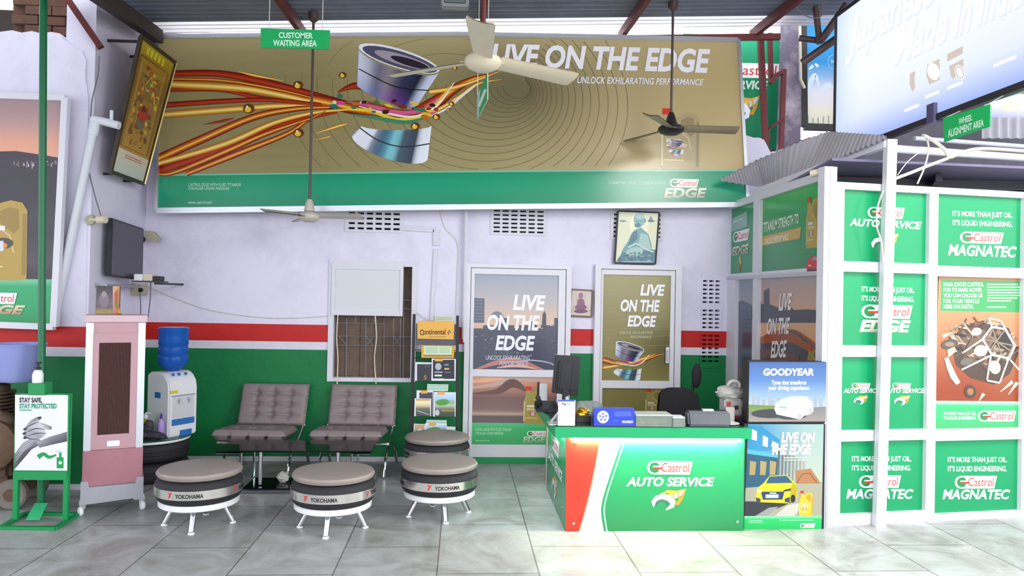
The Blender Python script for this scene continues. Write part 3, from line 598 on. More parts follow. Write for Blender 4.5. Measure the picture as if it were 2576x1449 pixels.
def make_stool():
    t = thing('tyre_stool', '', 'stool', (0, 0, 0), 'tyre stools with round cushions')
    for k in range(4):
        g = k*PI/2; c, s_ = math.sin(g), -math.cos(g)
        l = MB().cyl((.165*c, .165*s_, .17), (.245*c, .245*s_, .012), .023, .021, 14).build('leg', M['chrome'], t, local=True)
        MB().lathe([(.024, 0), (.024, .008), (.021, .012)], (.248*c, .248*s_, 0), 16).build('foot', M['whiteg'], l, local=True)
    MB().lathe([(.2, .165), (.283, .165), (.29, .172), (.29, .203), (.283, .21), (.2, .21)], n=48).build('base_disc', M['whiteg'], t, local=True)
    tyre(MB(), .314, .17, .205, .388).build('tyre', M['rubber'], t, local=True)
    bnd = MB().lathe([(.3145, .262), (.318, .262), (.318, .328), (.3145, .328)], n=64, closed=True).build('steel_band', M['steel'], t, local=True)
    for k in range(4):
        ph = -.02+k*PI/2
        ring_text('YOKOHAMA', .3188, .278, .03, ph, .2, inkb, 'lettering', bnd)
        mb = MB(); R = .3188
        for poly in ([(-.165, .315), (-.125, .315), (-.133, .302), (-.15, .302)], [(-.148, .302), (-.134, .302), (-.146, .276), (-.16, .276)]):
            mb.add([(R*math.sin(ph+x/R), -R*math.cos(ph+x/R), z) for x, z in poly], [(0, 1, 2, 3)])
        mb.build('emblem', inkr, bnd, smooth=False, local=True)
    cu = MB().lathe([(.1, .388), (.27, .386), (.297, .392), (.306, .406), (.306, .42), (.298, .434), (.27, .442), (.2, .447), (.1, .449), (.02, .45)], n=56).build('cushion', M['cush'], t, local=True)
    MB().tube([(.3065*math.cos(k*PI/24), .3065*math.sin(k*PI/24), .414) for k in range(48)], .004, 6, True).build('piping', M['cush'], cu, local=True)
    for o in list(t.children):
        for q in [o]+list(o.children): q.data.transform(Matrix.Diagonal((.94, .94, .94, 1)))
    return t
st0 = make_stool()
for i, (x, y, rz, lb) in enumerate(((-1.862, 5.46, .12, 'round tyre stool with taupe cushion, left end of the front row beside the pink cooler'), (-.895, 5.37, -.03, 'round tyre stool with taupe cushion, nearest the camera, middle of the front row'),
        (-.145, 5.68, .25, 'round tyre stool with taupe cushion, right end, in front of another stool'), (-.2, 6.72, .4, 'tyre stool half hidden behind another stool, below the brochure rack'))):
    if i == 0: st0.location = (x, y, 0); st0.rotation_euler.z = rz; st0['label'] = lb
    else: dup(st0, (x, y, 0), rz, label=lb)
# ---------------------------------------------------------- lounge chairs
def pad(w, l, th, cols, rows, mp, n=44, fade=.03):
    """tufted cushion: w x l in its own plane, dimpled at the buttons; mp turns (across, along, up) into chair space"""
    mb = MB()
    def edge(q): return max(0, 1-abs(2*q-1)**14)**.3
    def top(u, v):
        e = min(edge(u), 1)*min(edge(v), 1); du = abs(u*cols-round(u*cols))/cols*w if 0 < round(u*cols) < cols else 9; dv = abs(v*rows-round(v*rows))/rows*l if 0 < round(v*rows) < rows else 9
        dip = .012*math.exp(-(du/.012)**2)+.012*math.exp(-(dv/.012)**2)+.03*math.exp(-(du*du+dv*dv)/.0012)
        return mp((u-.5)*w, v*l, th*.5+(th*.5-dip*min(1, max(0, min(u, 1-u, v, 1-v)-fade)/.12))*e)
    def bot(u, v): return mp((u-.5)*w, v*l, th*.5-th*.5*edge(u)*edge(v))
    mb.grid(top, n, n); mb.grid(lambda u, v: bot(1-u, v), 20, 20); return mb
def make_chair():
    t = thing('lounge_chair', '', 'chair', (0, 0, 0), 'grey tufted lounge chairs against the green wall')
    ang = math.radians(70)
    bm_ = lambda a_, l_, u_: (a_, (.30)+l_*math.cos(ang)-u_*math.sin(ang)*1.0, .375+l_*math.sin(ang)+u_*math.cos(ang))
    pad(.65, .41, .10, 4, 4, bm_).build('backrest', M['tuft'], t, local=True, ang=80)
    pad(.66, .42, .105, 4, 2, lambda a_, l_, u_: (a_-.06, -.21+l_, .325-l_*.05+u_), fade=.14).build('seat', M['tuft'], t, local=True, ang=80)
    for s_ in (-1, 1):
        x = s_*.30
        MB().tube(spline([(x, -.2, .012), (x, -.14, .16), (x, .08, .27), (x, .30, .42), (x, .425, .76)], 5), .013, 8).build('leg', M['chrome'], t, local=True)
        MB().tube(spline([(x+s_*.028, .40, .012), (x+s_*.028, .28, .18), (x+s_*.028, 0, .28), (x+s_*.028, -.21, .315)], 5), .013, 8).build('leg', M['chrome'], t, local=True)
    for y, z in ((-.2, .312), (.26, .40)): MB().cyl((-.33, y, z), (.33, y, z), .011).build('crossbar', M['chrome'], t, local=True)
    return t
ch0 = make_chair(); ch0.location = (aty(660, 1090, 6.99).x, 6.99, 0); ch0.rotation_euler.z = -.06; ch0['label'] = 'grey tufted lounge chair on the left, nearer the water dispenser'
dup(ch0, (aty(896, 1095, 6.99).x, 6.99, 0), -.05, label='grey tufted lounge chair on the right, beside the brochure rack')
# ---------------------------------------------------------- glass coffee table
tz = .362; yf = atz(600, 1134, tz).y; yb = atz(800, 1108, tz).y; xl = atz(541, 1132, tz).x; xr = atz(932, 1139, tz).x
t = thing('coffee_table', 'low black glass coffee table with chrome frame in front of the lounge chairs', 'table', ((xl+xr)/2, (yf+yb)/2, 0))
MB().box(xl, xr, yf, yb, tz-.012, tz).build('tabletop', M['glassk'], t, bevel=.004)
XA = atz(596, 1140, tz).x; XB = atz(876, 1146, tz).x
for x, s_ in ((XA, -1), (XB, 1)):
    e = xl+.01 if s_ < 0 else xr-.01
    for y in (yf+.03, yb-.03):
        MB().tube([(e, y, tz-.025), (x, y, tz-.025), (x, y, .02)], .011, 4).build('leg', M['chrome'], t)
    MB().tube([(x, yf+.03, .02), (x, yb-.03, .02)], .011, 4).build('frame_rail', M['chrome'], t)
    MB().cyl((x-s_*.13, yf+.14, .05), (x-s_*.13, yf+.14, tz-.013), .017).build('support_tube', M['chrome'], t)
MB().tube([(XA, yf+.03, .02), (XB, yf+.03, .02)], .011, 4).build('frame_rail', M['chrome'], t)
MB().box(XA+.01, XB-.01, yf+.04, yb-.04, .032, .042).build('lower_shelf', M['glassk'], t, bevel=.003)
p = atz(712, 1212, .045); cr = MB(); rng = random.Random(5); cr.ball((0, 0, 0), (.05, .04, .045), 14, 9); cr.xf(lambda q: q*(1+rng.uniform(-.22, .18))+V((p.x, p.y, .085)))
tag(cr.build('crumpled_tissue', mat('tissue_paper', 'C9C4BE', .8), smooth=False), 'crumpled pale tissue on the lower shelf of the coffee table', 'tissue')
# ---------------------------------------------------------- water dispenser on a tyre table
tc = V((-2.765, 6.80, 0)); tr = .335
t = thing('tyre_table', 'side table of two stacked tyres with glass top in the left corner', 'table', tc)
for z in (0, .175): tyre(MB(), .33, .17, z+.005, z+.175, 40).xf(lambda q: q+tc).build('tyre', M['rubber'], t)
MB().lathe([(.02, .35), (tr, .35), (tr+.004, .36), (tr, .372), (.02, .372)], tc, 48).build('tabletop', M['whiteg'], t)
MB().lathe([(.02, .373), (.345, .373), (.345, .381), (.02, .381)], tc, 48).build('glass_sheet', mat('green_tint_glass', '7FB8A4', .05, trans=.85), t)
zt = .381; rz = math.radians(58)
dl = V((-2.60, 6.86, zt))
t = thing('water_dispenser', 'white table top water dispenser with blue labels on the tyre table', 'water dispenser', dl, rz=rz)
db = MB(); w2, d2_ = .148, .15
db.prism([(-w2, y, z) for y, z in [(-d2_, .0), (d2_, .0), (d2_, .54), (d2_-.05, .565), (-d2_+.12, .565), (-d2_+.06, .545), (-d2_+.015, .49), (-d2_, .42)]], (2*w2, 0, 0))
db.build('body', mat('white_appliance', 'E6E6EA', .3), t, local=True, bevel=.012)
MB().box(-.11, .11, -d2_-.004, -d2_+.004, .16, .36).build('tap_recess', mat('recess_grey', 'D0D2D6', .4), t, local=True, bevel=.002)
MB().box(-.12, .12, -d2_-.006, -d2_+.002, .355, .365).build('recess_lip', M['galv'], t, local=True)
for x, c in ((-.05, '2A6AC0'), (.05, 'C03A30')):
    MB().cyl((x, -d2_-.03, .32), (x, -d2_, .33), .012).cyl((x, -d2_-.028, .32), (x, -d2_-.028, .295), .008).build('tap', mat('tap_grey', 'C8CAD0', .4), t, local=True)
blue = mat('blue_label', '2A6FB8', .4)
for b_ in ((-.115, .10, .115, .155, -1), (-.03, -.0, .09, .05, -1)): MB().box(b_[0], b_[2], -d2_-.0065, -d2_-.002, b_[1], b_[3]).build('blue_label', blue, t, local=True)
MB().box(-w2+.012, -w2+.085, -d2_-.0055, -d2_+.003, .385, .41).build('yellow_label', mat('yellow_label', 'E0C81E', .4), t, local=True)
MB().box(-w2-.0045, -w2+.003, -.04, .035, .34, .39).build('side_label', blue, t, local=True)
for x in (-.08, -.02, .05): MB().box(x, x+.012, -d2_+.035, -d2_+.06, .535, .556).build('indicator', blue, t, local=True)
bt_ = V((-2.615, 6.90, zt+.565))
t = thing('water_bottle', 'large translucent blue water bottle upside down on the white dispenser', 'bottle', bt_)
MB().lathe([(.03, 0), (.055, 0), (.075, .02), (.115, .05), (.128, .08), (.128, .13), (.12, .145), (.128, .16), (.128, .215), (.12, .23), (.128, .245), (.13, .30), (.126, .35), (.132, .36), (.132, .385), (.12, .395), (.02, .39)], bt_, 32).build('bottle_body', mat('blue_polycarbonate', '2A6CD0', .1, trans=.3, spec=.7), t)
MB().lathe([(.02, .02), (.07, .025), (.108, .055), (.12, .085), (.112, .145), (.12, .165), (.12, .2), (.02, .2)], bt_, 24).build('water', mat('deep_blue_water', '14489A', .1, trans=.5), t)
def bottle(name, label, px, py, hpx, rpx, Y, m1, m2, pump=False, group=None):
    p = aty(px, py, Y); p.z = zt; s_ = (Y*1.0)/FP; h = hpx*s_; r = rpx*s_
    t_ = thing(name, label, 'bottle', p, group)
    MB().lathe([(r*.85, 0), (r, h*.04), (r, h*.55), (r*.9, h*.66), (r*.4, h*.75), (r*.35, h*.8), (.004, h*.8)], p, 20).build('bottle_body', m1, t_)
    c_ = MB().lathe([(r*.42, h*.78), (r*.42, h*.93), (r*.2, h*.95), (r*.2, h), (.002, h)], p, 16)
    if pump: c_.beam(p+V((0, 0, h)), p+V((r*1.0, -.01, h*.99)), .012, .01)
    c_.build('cap', m2, t_); return t_
bottle('soap_bottle', 'yellow green pump bottle beside the pink cooler on the tyre table', 366, 1074, 62, 12, 6.64, mat('lime_plastic', '8E9A2A', .3), M['white'], True)
bottle('water_flask', 'slim violet plastic bottle in front of the white dispenser', 405, 1072, 62, 8, 6.63, mat('violet_plastic', 'B090D8', .25), mat('purple_cap', '5A2E90', .4))
bg_ = MB(); rng = random.Random(9)
bp_ = V((-2.72, 6.575, zt+.004))
for c_, r_ in (((-.06, 0, .035), (.13, .055, .038)), ((.05, .01, .03), (.12, .055, .032)), ((.0, .02, .085), (.07, .045, .035)), ((.03, .015, .115), (.04, .03, .045)), ((.13, .0, .02), (.06, .04, .02))): bg_.ball(c_, r_, 18, 10)
bg_.xf(lambda q: V((q.x, q.y, max(q.z, 0)))*1.0+V((rng.uniform(-.006, .006), rng.uniform(-.006, .006), rng.uniform(0, .008)))+bp_)
tag(bg_.build('crumpled_bag', mat('dark_grey_fabric', '3C3A42', .6, noise=.3), ang=70), 'crumpled dark grey cloth bag on the tyre table', 'bag')
# ---------------------------------------------------------- tower cooler
yc = 5.72; cx0 = aty(214, 1240, yc).x; cx1 = aty(351, 1240, yc).x; cx0t = aty(222, 830, yc).x; xc = (cx0+cx1)/2; zc = lambda py: aty(285, py, yc).z
t = thing('tower_cooler', 'tall pink and silver tower air cooler on casters against the left wall', 'air cooler', (xc, yc, 0))
dp = .28; w_ = (cx1-cx0)/2
MB().box(xc-w_+.02, xc+w_-.02, yc+.008, yc+dp, zc(1222), zc(800)).build('cabinet', M['pink'], t, bevel=.004)
MB().box(xc-w_-.012, xc+w_+.012, yc-.015, yc+dp+.015, zc(810), zc(793)).build('top_board', mat('pale_pink_board', 'D4B6BC', .45), t, bevel=.003)
for s_ in (-1, 1):
    for y in (yc-.004, yc+dp-.03):
        MB().box(xc+s_*w_-(.0 if s_ < 0 else .05), xc+s_*w_+(.05 if s_ < 0 else .0), y, y+.035, zc(1130), zc(812)).build('corner_strip', M['alu'] if s_ < 2 else 0, t, bevel=.003)
gx0, gx1 = aty(251, 980, yc).x, aty(324, 980, yc).x
g_ = MB(); holed(g_, gx0-.045, gx1+.045, zc(1128), zc(838), [(gx0, gx1, zc(1092), zc(862))], lambda u, z, d: (u, yc-.002+d, z), .02); g_.build('front_panel', M['pink'], t, smooth=False)
MB().box(gx0-.005, gx1+.005, yc+.004, yc+.012, zc(1094), zc(860)).build('cooling_pad', M['mesh'], t, smooth=False)
gl = MB()
for i in range(22): x = gx0+(gx1-gx0)*(i+.5)/22; gl.box(x-.0012, x+.0012, yc+.0, yc+.005, zc(1092), zc(862))
gl.build('grille', mat('brown_grille', '5E3A34', .6), t, smooth=False)
MB().box(xc-w_-.002, xc+w_+.002, yc-.006, yc+.012, zc(1218), zc(1130)).build('lower_panel', M['pinkd'], t, bevel=.003)
MB().box(aty(270, 1115, yc).x, aty(300, 1115, yc).x, yc-.012, yc-.001, zc(1122), zc(1108)).build('switch_plate', M['whiteg'], t, bevel=.004)
b_ = MB(); b_.prism([(xc-w_-.01, yc-.008, .085), (xc-w_+.05, yc-.008, .085), (xc-w_+.06, yc-.008, zc(1262)), (xc+w_-.06, yc-.008, zc(1258)), (xc+w_-.05, yc-.008, .085), (xc+w_+.01, yc-.008, .085), (xc+w_+.01, yc-.008, zc(1205)), (xc+w_-.035, yc-.008, zc(1205)), (xc+w_-.045, yc-.008, zc(1220)), (xc-w_+.045, yc-.008, zc(1220)), (xc-w_+.035, yc-.008, zc(1205)), (xc-w_-.01, yc-.008, zc(1205))], (0, dp+.016, 0))
b_.build('base_frame', M['galv'], t, smooth=False)
for s_, y in ((-1, yc+.02), (1, yc+.02), (-1, yc+dp-.03), (1, yc+dp-.03)):
    x = xc+s_*(w_-.005); c_ = MB().lathe([(.008, -.012), (.03, -.012), (.034, -.006), (.034, .006), (.03, .012), (.008, .012)], (x+s_*.012, y-.01, .034), 20, (1, .35, 0)).build('caster', M['whiteg'], t)
    MB().box(x-.012, x+.02, y-.012, y+.012, .05, .09).build('caster_fork', M['galv'], c_, bevel=.002)
t.rotation_euler.z = .42
pz = zc(793)
a = Art(planeY(yc+.12), .0005); q = [(243, 716), (302, 718), (300, 789), (240, 788)]
a.slab(q, .012, '3A2420'); a.vg(((244, 717), (284, 717), (284, 788), (241, 787)), [(0, '2A1C20'), (.3, '4A3A44'), (.6, '6A5A68'), (.85, '4E4450'), (.9, 'B8A040'), (1, 'A89038')], 1, 8)
a.poly([(284, 718), (301, 718), (299, 788), (284, 788)], ['C8A090', 'D8903A', 'C86018', 'B87868'], 1); a.ell(262, 752, 12, 20, '7A6A7A', 2); a.ell(262, 738, 6, 8, '9A8888', 3); a.poly([(288, 735), (298, 722), (297, 776), (289, 770)], 'A8501A', 2); a.ell(293, 765, 4, 9, '5A7A30', 3)
tag(a.build('shrine_picture', None, GLOSS), 'small devotional picture leaning on top of the pink tower cooler', 'picture').location.z += pz-aty(270, 789, yc+.12).z
p_ = V((aty(303, 788, yc+.1).x, yc+.08, pz)); tag(MB().lathe([(.018, 0), (.02, .006), (.008, .012), (.005, .05), (.002, .055)], p_, 12).build('incense_holder', mat('brass', 'B8883A', .35, .7)), 'tiny brass incense holder beside the devotional picture on the cooler', 'incense holder')
# ---------------------------------------------------------- brochure rack
yr = 7.16
t = thing('brochure_rack', 'dark metal brochure rack with a yellow tyre header between window and door', 'rack', (aty(1095, 1150, yr).x, yr, 0))
PR = planeY(yr-.02)
for a_, b_ in (((1042, 790), (1033, 1155)), ((1151, 794), (1149, 1160))):
    A, B = aty(*a_, yr), aty(*b_, yr); B.z = .01
    MB().beam(B, A, .028, .03, (0, 1, 0)).build('post', M['dark'], t, smooth=False)
    MB().beam((B.x, yr-.2, .012), (B.x, yr+.16, .012), .03, .024).build('foot', M['dark'], t, smooth=False)
def rk(x0, y0, x1, y1, dy, th): r_ = rect(x0, y0, x1, y1, yr); return (r_[0], r_[1], yr+dy, yr+dy+th, r_[2], r_[3])
MB().box(*rk(1046, 815, 1148, 868, -.005, .012)).build('header_plate', mat('dark_grey_sheet', '55535E', .5), t, smooth=False)
a = Art(PR, .001); a.slab([(1055, 807), (1137, 808), (1143, 814), (1141, 854), (1050, 852), (1050, 813)], .006, 'C89038'); a.poly([(1055, 807), (1137, 808), (1143, 814), (1141, 854), (1050, 852), (1050, 813)], 'E9B052', 0)
a.tx('C', 1056, 829, 1066, 843, '4A3820', 2, 0, .02); a.tx('ontinental', 1064, 828, 1121, 841, '4A3820', 2, 0, .02)
a.line([(1129, 842), (1127, 836), (1130, 830), (1134, 838)], 2, '4A3820', 2); a.scribble(1080, 846, 1124, 849, 1, 'B08A50', 2, .8)
a.build('header_sign', t, PRINT)
for z_, (y0, y1) in enumerate(((958, 968), (1046, 1058), (1097, 1104))):
    b_ = rk(1038, y0, 1149, y1, -.07, .12); s_ = MB().box(b_[0], b_[1], yr-.07, yr+.03, b_[2], b_[2]+.006); s_.box(b_[0], b_[1], yr-.075, yr-.069, b_[2], b_[3]); s_.build('shelf', M['dark'], t, smooth=False)
for y0 in (1040, ): pass
for px0, px1, py in ((1040, 1150, 880), (1040, 1150, 900)): MB().cyl(aty(px0, py, yr+.015), aty(px1, py+2, yr+.015), .004).build('wire_rail', M['dark'], t)
def leaflet(name, label, q, th, base, draw, dy, grp='tyre brochures on the dark rack'):
    a_ = Art(planeY(yr+dy), .0006, .0004); a_.slab(q, th, 'DADAE0'); a_.poly(q, base, 0); draw(a_); return tag(a_.build(name), label, 'brochure', grp)
def d_y(a_): a_.poly([(1066, 870), (1137, 871), (1136, 893), (1066, 892)], 'CFE0C0', 1); a_.scribble(1070, 874, 1102, 890, 4, 'A8C0A0', 2); a_.scribble(1106, 874, 1133, 890, 4, 'A8C0A0', 2, seed=2); a_.rect(1066, 893, 1137, 896, '6A7AA0', 2)
leaflet('price_card', 'pale green card in a yellow frame below the yellow rack header', [(1060, 864), (1143, 865), (1142, 901), (1060, 900)], .006, 'E2A814', d_y, .01)
def dd(x0, y0, x1, y1, kind):
    def f(a_):
        w, h = x1-x0, y1-y0
        if kind == 'dark': a_.rect(x0+4, y0+5, x1-1, y1, '3A3A44', 1); a_.tx('S', x0+w*.5, y0+h*.7, x0+w*.66, y0+h*.92, 'C89040', 2); a_.rect(x0+w*.55, y0+h*.16, x0+w*.85, y0+h*.26, '55555F', 2)
        if kind == 'spec':
            a_.rect(x0+3, y0+3, x1-4, y1-5, '34343E', 1); a_.rect(x0+8, y0, x0+w*.45, y0+7, 'E8A850', 2); a_.ell(x0+w*.27, y0+h*.36, w*.13, h*.16, 'B8B8C4', 2)
            a_.rect(x0+w*.52, y0+h*.25, x0+w*.7, y0+h*.31, '9A9AA6', 2); a_.rect(x0+w*.52, y0+h*.42, x0+w*.72, y0+h*.5, 'D8B080', 2); a_.rect(x0+w*.12, y0+h*.58, x0+w*.45, y0+h*.64, 'A8A8B4', 2); a_.rect(x0+w*.12, y0+h*.72, x0+w*.42, y0+h*.8, 'E0E0E4', 2); a_.rect(x0+w*.52, y0+h*.6, x0+w*.8, y0+h*.64, '7A7A86', 2)
            a_.rect(x0+w*.05, y1-6, x0+w*.5, y1, 'E4E4E8', 2)
        if kind == 'road':
            a_.rect(x0+3, y0+2, x1-3, y0+6, 'D8A030', 1); a_.vg(((x0+3, y0+6), (x1-3, y0+6), (x1-3, y1), (x0+3, y1)), [(0, 'F4ECD8'), (.3, 'E8D8B0'), (.42, '8A8A50'), (.55, '6A6A6A'), (1, '4A4C50')], 1, 6); a_.line([(x0+6, y1-14), (x1-6, y1-4)], 2.5, 'B0B0B0', 2)
        if kind == 'green':
            a_.rect(x0+9, y0-1, x0+w*.5, y0+7, 'E8A850', 3); a_.vg(((x0+3, y0+5), (x1-3, y0+5), (x1-3, y1), (x0+3, y1)), [(0, 'C8DCF4'), (.25, 'A8C8E8'), (.4, '7FA860'), (.55, 'D0D8C8'), (.65, '5A6A58'), (1, '4A4A46')], 1, 8); a_.ell(x0+w*.4, y0+h*.42, w*.3, h*.13, '5E9A48', 2, -.1); a_.rect(x0+w*.35, y0+h*.74, x0+w*.9, y0+h*.78, 'C89A48', 2); a_.ell(x0+w*.16, y0+h*.84, w*.1, h*.12, 'C8C8D0', 2)
        if kind == 'back': a_.rect(x0+7, y0+5, x1-2, y1, '4A4A54', 1); a_.rect(x0+w*.25, y0, x0+w*.65, y0+8, 'E8A850', 2)
        if kind == 'pic': a_.vg(((x0+2, y0+2), (x1-2, y0+2), (x1-2, y1), (x0+2, y1)), [(0, 'D8A050'), (.3, 'C0B8A0'), (.6, '7A8A60'), (1, '5A5A50')], 1, 5); a_.ell(x0+w*.55, y0+h*.55, w*.2, h*.2, 'E8E4DC', 2)
        if kind == 'car': a_.vg(((x0+2, y0+8), (x1-2, y0+8), (x1-2, y1), (x0+2, y1)), [(0, 'B8CCE8'), (.5, '6A6A70'), (1, '3A3A40')], 1, 5); a_.line([(x0+3, y1-10), (x1-3, y0+14)], 3, '2A2A30', 2)
        if kind == 'plain': a_.scribble(x0+2, y0+2, x1-2, y1-1, 2, 'A8C8B8', 1)
    return f
for x0, y0, x1, y1, kd, dy, th, lb in ((1045, 911, 1088, 958, 'dark', -.03, .012, 'dark covered brochure at the left of the top rack shelf'), (1086, 902, 1147, 958, 'spec', -.042, .012, 'black brochure with round tyre picture at the right of the top rack shelf'),
      (1075, 966, 1128, 984, 'plain', .0, .004, 'pale green leaflet standing behind the middle rack shelf'), (1048, 982, 1090, 1046, 'back', -.03, .01, 'grey brochure partly hidden behind a smaller one on the middle rack shelf'),
      (1043, 1002, 1085, 1047, 'road', -.052, .01, 'small brochure with a road picture, front left of the middle rack shelf'), (1091, 986, 1147, 1048, 'green', -.042, .012, 'brochure with a green landscape at the right of the middle rack shelf'),
      (1073, 1056, 1124, 1068, 'plain', .0, .004, 'pale green leaflet standing behind the lowest rack shelf'), (1041, 1066, 1070, 1100, 'pic', -.052, .01, 'small photo leaflet at the left of the lowest rack shelf'),
      (1070, 1064, 1124, 1100, 'green', -.042, .01, 'landscape brochure with orange tab in the middle of the lowest rack shelf'), (1122, 1073, 1146, 1100, 'car', -.052, .01, 'narrow brochure at the right of the lowest rack shelf')):
    leaflet('brochure', lb, [(x0, y0), (x1, y0+1), (x1-1, y1), (x0-1, y1)], th, 'BFD8CC' if kd == 'plain' else 'E2E2E8', dd(x0, y0, x1, y1, kd), dy)
a = Art(planeY(BW-.012), .0005); a.slab([(1093, 794), (1142, 796), (1142, 830), (1092, 828)], .008, 'E8E8D8'); a.poly([(1093, 794), (1142, 796), (1142, 830), (1092, 828)], 'DFE2CC', 0); a.scribble(1097, 798, 1138, 806, 2, 'BFC4A8', 1)
tag(a.build('wall_calendar'), 'pale paper calendar on the wall behind the rack header', 'calendar')
# ---------------------------------------------------------- sanitiser stand
ys = 5.50
t = thing('sanitizer_stand', 'green foot operated sanitizer stand with stay safe poster on the left', 'sanitizer stand', (aty(104, 1308, ys).x, ys, 0))
GE = M['green']
xa, xb = aty(41, 1250, ys).x, aty(167, 1250, ys).x; zp0, zp1 = aty(104, 1205, ys).z, aty(104, 991, ys).z
for x in (xa, xb): MB().box(x-.018, x+.018, ys-.015, ys+.015, .02, zp1).build('leg', GE, t, bevel=.003)
MB().box(aty(36, 1194, ys).x, aty(172, 1194, ys).x, ys-.02, ys+.02, aty(104, 1206, ys).z, aty(104, 1184, ys).z).build('lower_bar', GE, t, bevel=.003)
b_ = MB(); fl = [atz(3, 1327, .012), atz(139, 1329, .012), atz(196, 1294, .012), atz(62, 1292, .012)]
for i in range(4): b_.beam(fl[i], fl[(i+1) % 4], .03, .022)
b_.build('base_frame', GE, t, smooth=False)
pd = [atz(66, 1308, .02), atz(100, 1308, .02), atz(120, 1268, .09), atz(88, 1268, .09)]; MB().prism(pd, (0, 0, .008)).build('foot_pedal', mat('light_green_enamel', '35B878', .35), t, smooth=False)
MB().box(xa-.02, xb+.02, ys-.012, ys+.012, zp0+.02, zp1+.004).build('panel_backing', GE, t, bevel=.003)
a = Art(planeY(ys-.016), .0005)
a.poly([(38, 993), (171, 994), (169, 1184), (37, 1183)], 'E9E8EE', 0)
a.tx('STAY SAFE,', 49, 1000, 106, 1012, '3A3A44', 2, 0, .05); a.tx('STAY PROTECTED', 49, 1015, 143, 1027, '2E9A78', 2, 0, .05); a.scribble(49, 1030, 81, 1034, 1, '4AB088', 2, .8)
a.poly([(37, 1180), (37, 1142), (58, 1114), (78, 1100), (100, 1104), (106, 1116), (80, 1130), (56, 1158)], ['55535C', '7A7880', 'A09EA6', 'B8B6BC', '9A98A0', '6A6870', '4A4852', '3E3C46'], 2)
a.poly([(169, 1086), (169, 1110), (132, 1118), (100, 1126), (92, 1112), (128, 1098)], ['7A7880', '3E3C46', '55535C', '6A6870', 'A8A6AC', '8A8890'], 3)
a.poly([(60, 1100), (64, 1074), (77, 1057), (96, 1048), (105, 1051), (97, 1061), (113, 1066), (131, 1074), (129, 1081), (112, 1080), (117, 1090), (105, 1101), (84, 1108)], ['8A8890', 'A8A6AE', 'BCBAC0', '6A6870', '55535C', 'C8C6CC', 'B0AEB6', '5E5C64', '77757E', 'D0CED4', 'C4C2C8', '9A98A0', 'B0AEB4'], 4)
for q_ in ([(66, 1076), (80, 1068), (97, 1061)], [(70, 1086), (90, 1078), (112, 1080)], [(72, 1096), (92, 1090), (114, 1090)], [(62, 1098), (78, 1104), (96, 1104)]): ribbon(a, q_, [2, 3, 1.5], '5A5862', 5)
for x_, y_ in ((64, 1079), (62, 1090), (64, 1101), (100, 1051)): a.ell(x_, y_, 5, 3, '3A3842', 6, -.4)
for y_ in (0, 8, 16): ribbon(a, [(40, 1160-y_), (60, 1134-y_*.6), (84, 1118-y_*.5)], [1, 2, .6], 'C4C2C8', 6)
ribbon(a, [(96, 1150), (110, 1142), (124, 1150), (142, 1144)], [12, 9, 8, 4], '1E9A4C', 3)
a.rect(143, 1150, 160, 1178, '1E9A4C', 3); a.rect(149, 1138, 155, 1150, '1E9A4C', 3); a.rect(140, 1134, 154, 1137, 'C8CCD0', 3); a.ell(152, 1164, 4, 4, 'F0F0F4', 4); a.rect(128, 1193, 161, 1201, 'E8D8D8', 1); a.tx('Castrol', 132, 1194.5, 157, 1200, 'D84038', 2)
a.build('poster', t, GLOSS)
yb_ = ys+.02; b_ = rect(80, 962, 123, 992, yb_); MB().box(b_[0], b_[1], yb_-.05, yb_+.05, b_[2], b_[3]).build('bottle_holder', GE, t, bevel=.004)
bl = V((aty(97, 962, yb_).x, yb_-.01, b_[3]))
t2 = thing('sanitizer_bottle', 'white pump bottle of hand sanitizer held on the green stand', 'bottle', bl)
MB().lathe([(.034, 0), (.036, .01), (.036, .06), (.026, .085), (.018, .092), (.002, .092)], bl, 20).build('bottle_body', M['whiteg'], t2)
MB().lathe([(.017, .09), (.017, .11), (.007, .112), (.007, .135), (.02, .137), (.02, .147), (.002, .149)], bl, 14).build('pump_head', M['dark'], t2)
px_ = aty(113, 700, 5.74).x; A = V((aty(113, 900, 5.74).x, 5.74, 0)); B = aty(107, 0, 5.74)
B = V((B.x, 5.74, 4.16))
tag(MB().cyl(A, B, .026, n=16).build('green_pole', M['greend']), 'tall green steel pole rising behind the sanitizer stand', 'pole')
# ---------------------------------------------------------- old machine and tub at the far left
me_ = V((-3.62, 5.98, 0)); t = thing('old_engine', 'greasy brown engine on small wheels at the left edge', 'machine', me_)
gz = mat('greasy_cast_iron', '5E4A3A', .6, .3, noise=.5, nscale=16, bump=.5, bscale=30); gz2 = mat('rusty_brown_iron', '6A4E3A', .6, .2, noise=.4, nscale=20)
MB().box(-3.95, -3.38, 5.8, 6.2, .22, .62).build('engine_block', gz, t, bevel=.03)
fins = MB()
for i in range(9): fins.lathe([(.05, 0), (.15, 0), (.15, .012), (.05, .012)], (-3.6, 5.95, .64+i*.028), 20)
fins.lathe([(.02, .6), (.11, .6), (.11, .92), (.06, .95), (.02, .95)], (-3.6, 5.95, 0), 20); fins.build('cylinder', gz, t)
fw = MB().lathe([(.03, -.03), (.17, -.03), (.19, -.02), (.19, .02), (.17, .03), (.13, .015), (.05, .015), (.03, .03)], (-3.48, 5.74, .5), 28, (0, 1, 0)); fw.build('flywheel', gz2, t)
for q_ in ([(-3.75, 5.8, .75), (-3.6, 5.76, .82), (-3.42, 5.8, .7), (-3.38, 5.86, .55)], [(-3.85, 5.8, .62), (-3.8, 5.72, .4), (-3.6, 5.74, .3), (-3.4, 5.8, .34)]): MB().tube(spline(q_), .022, 8).build('hose', gz2, t)
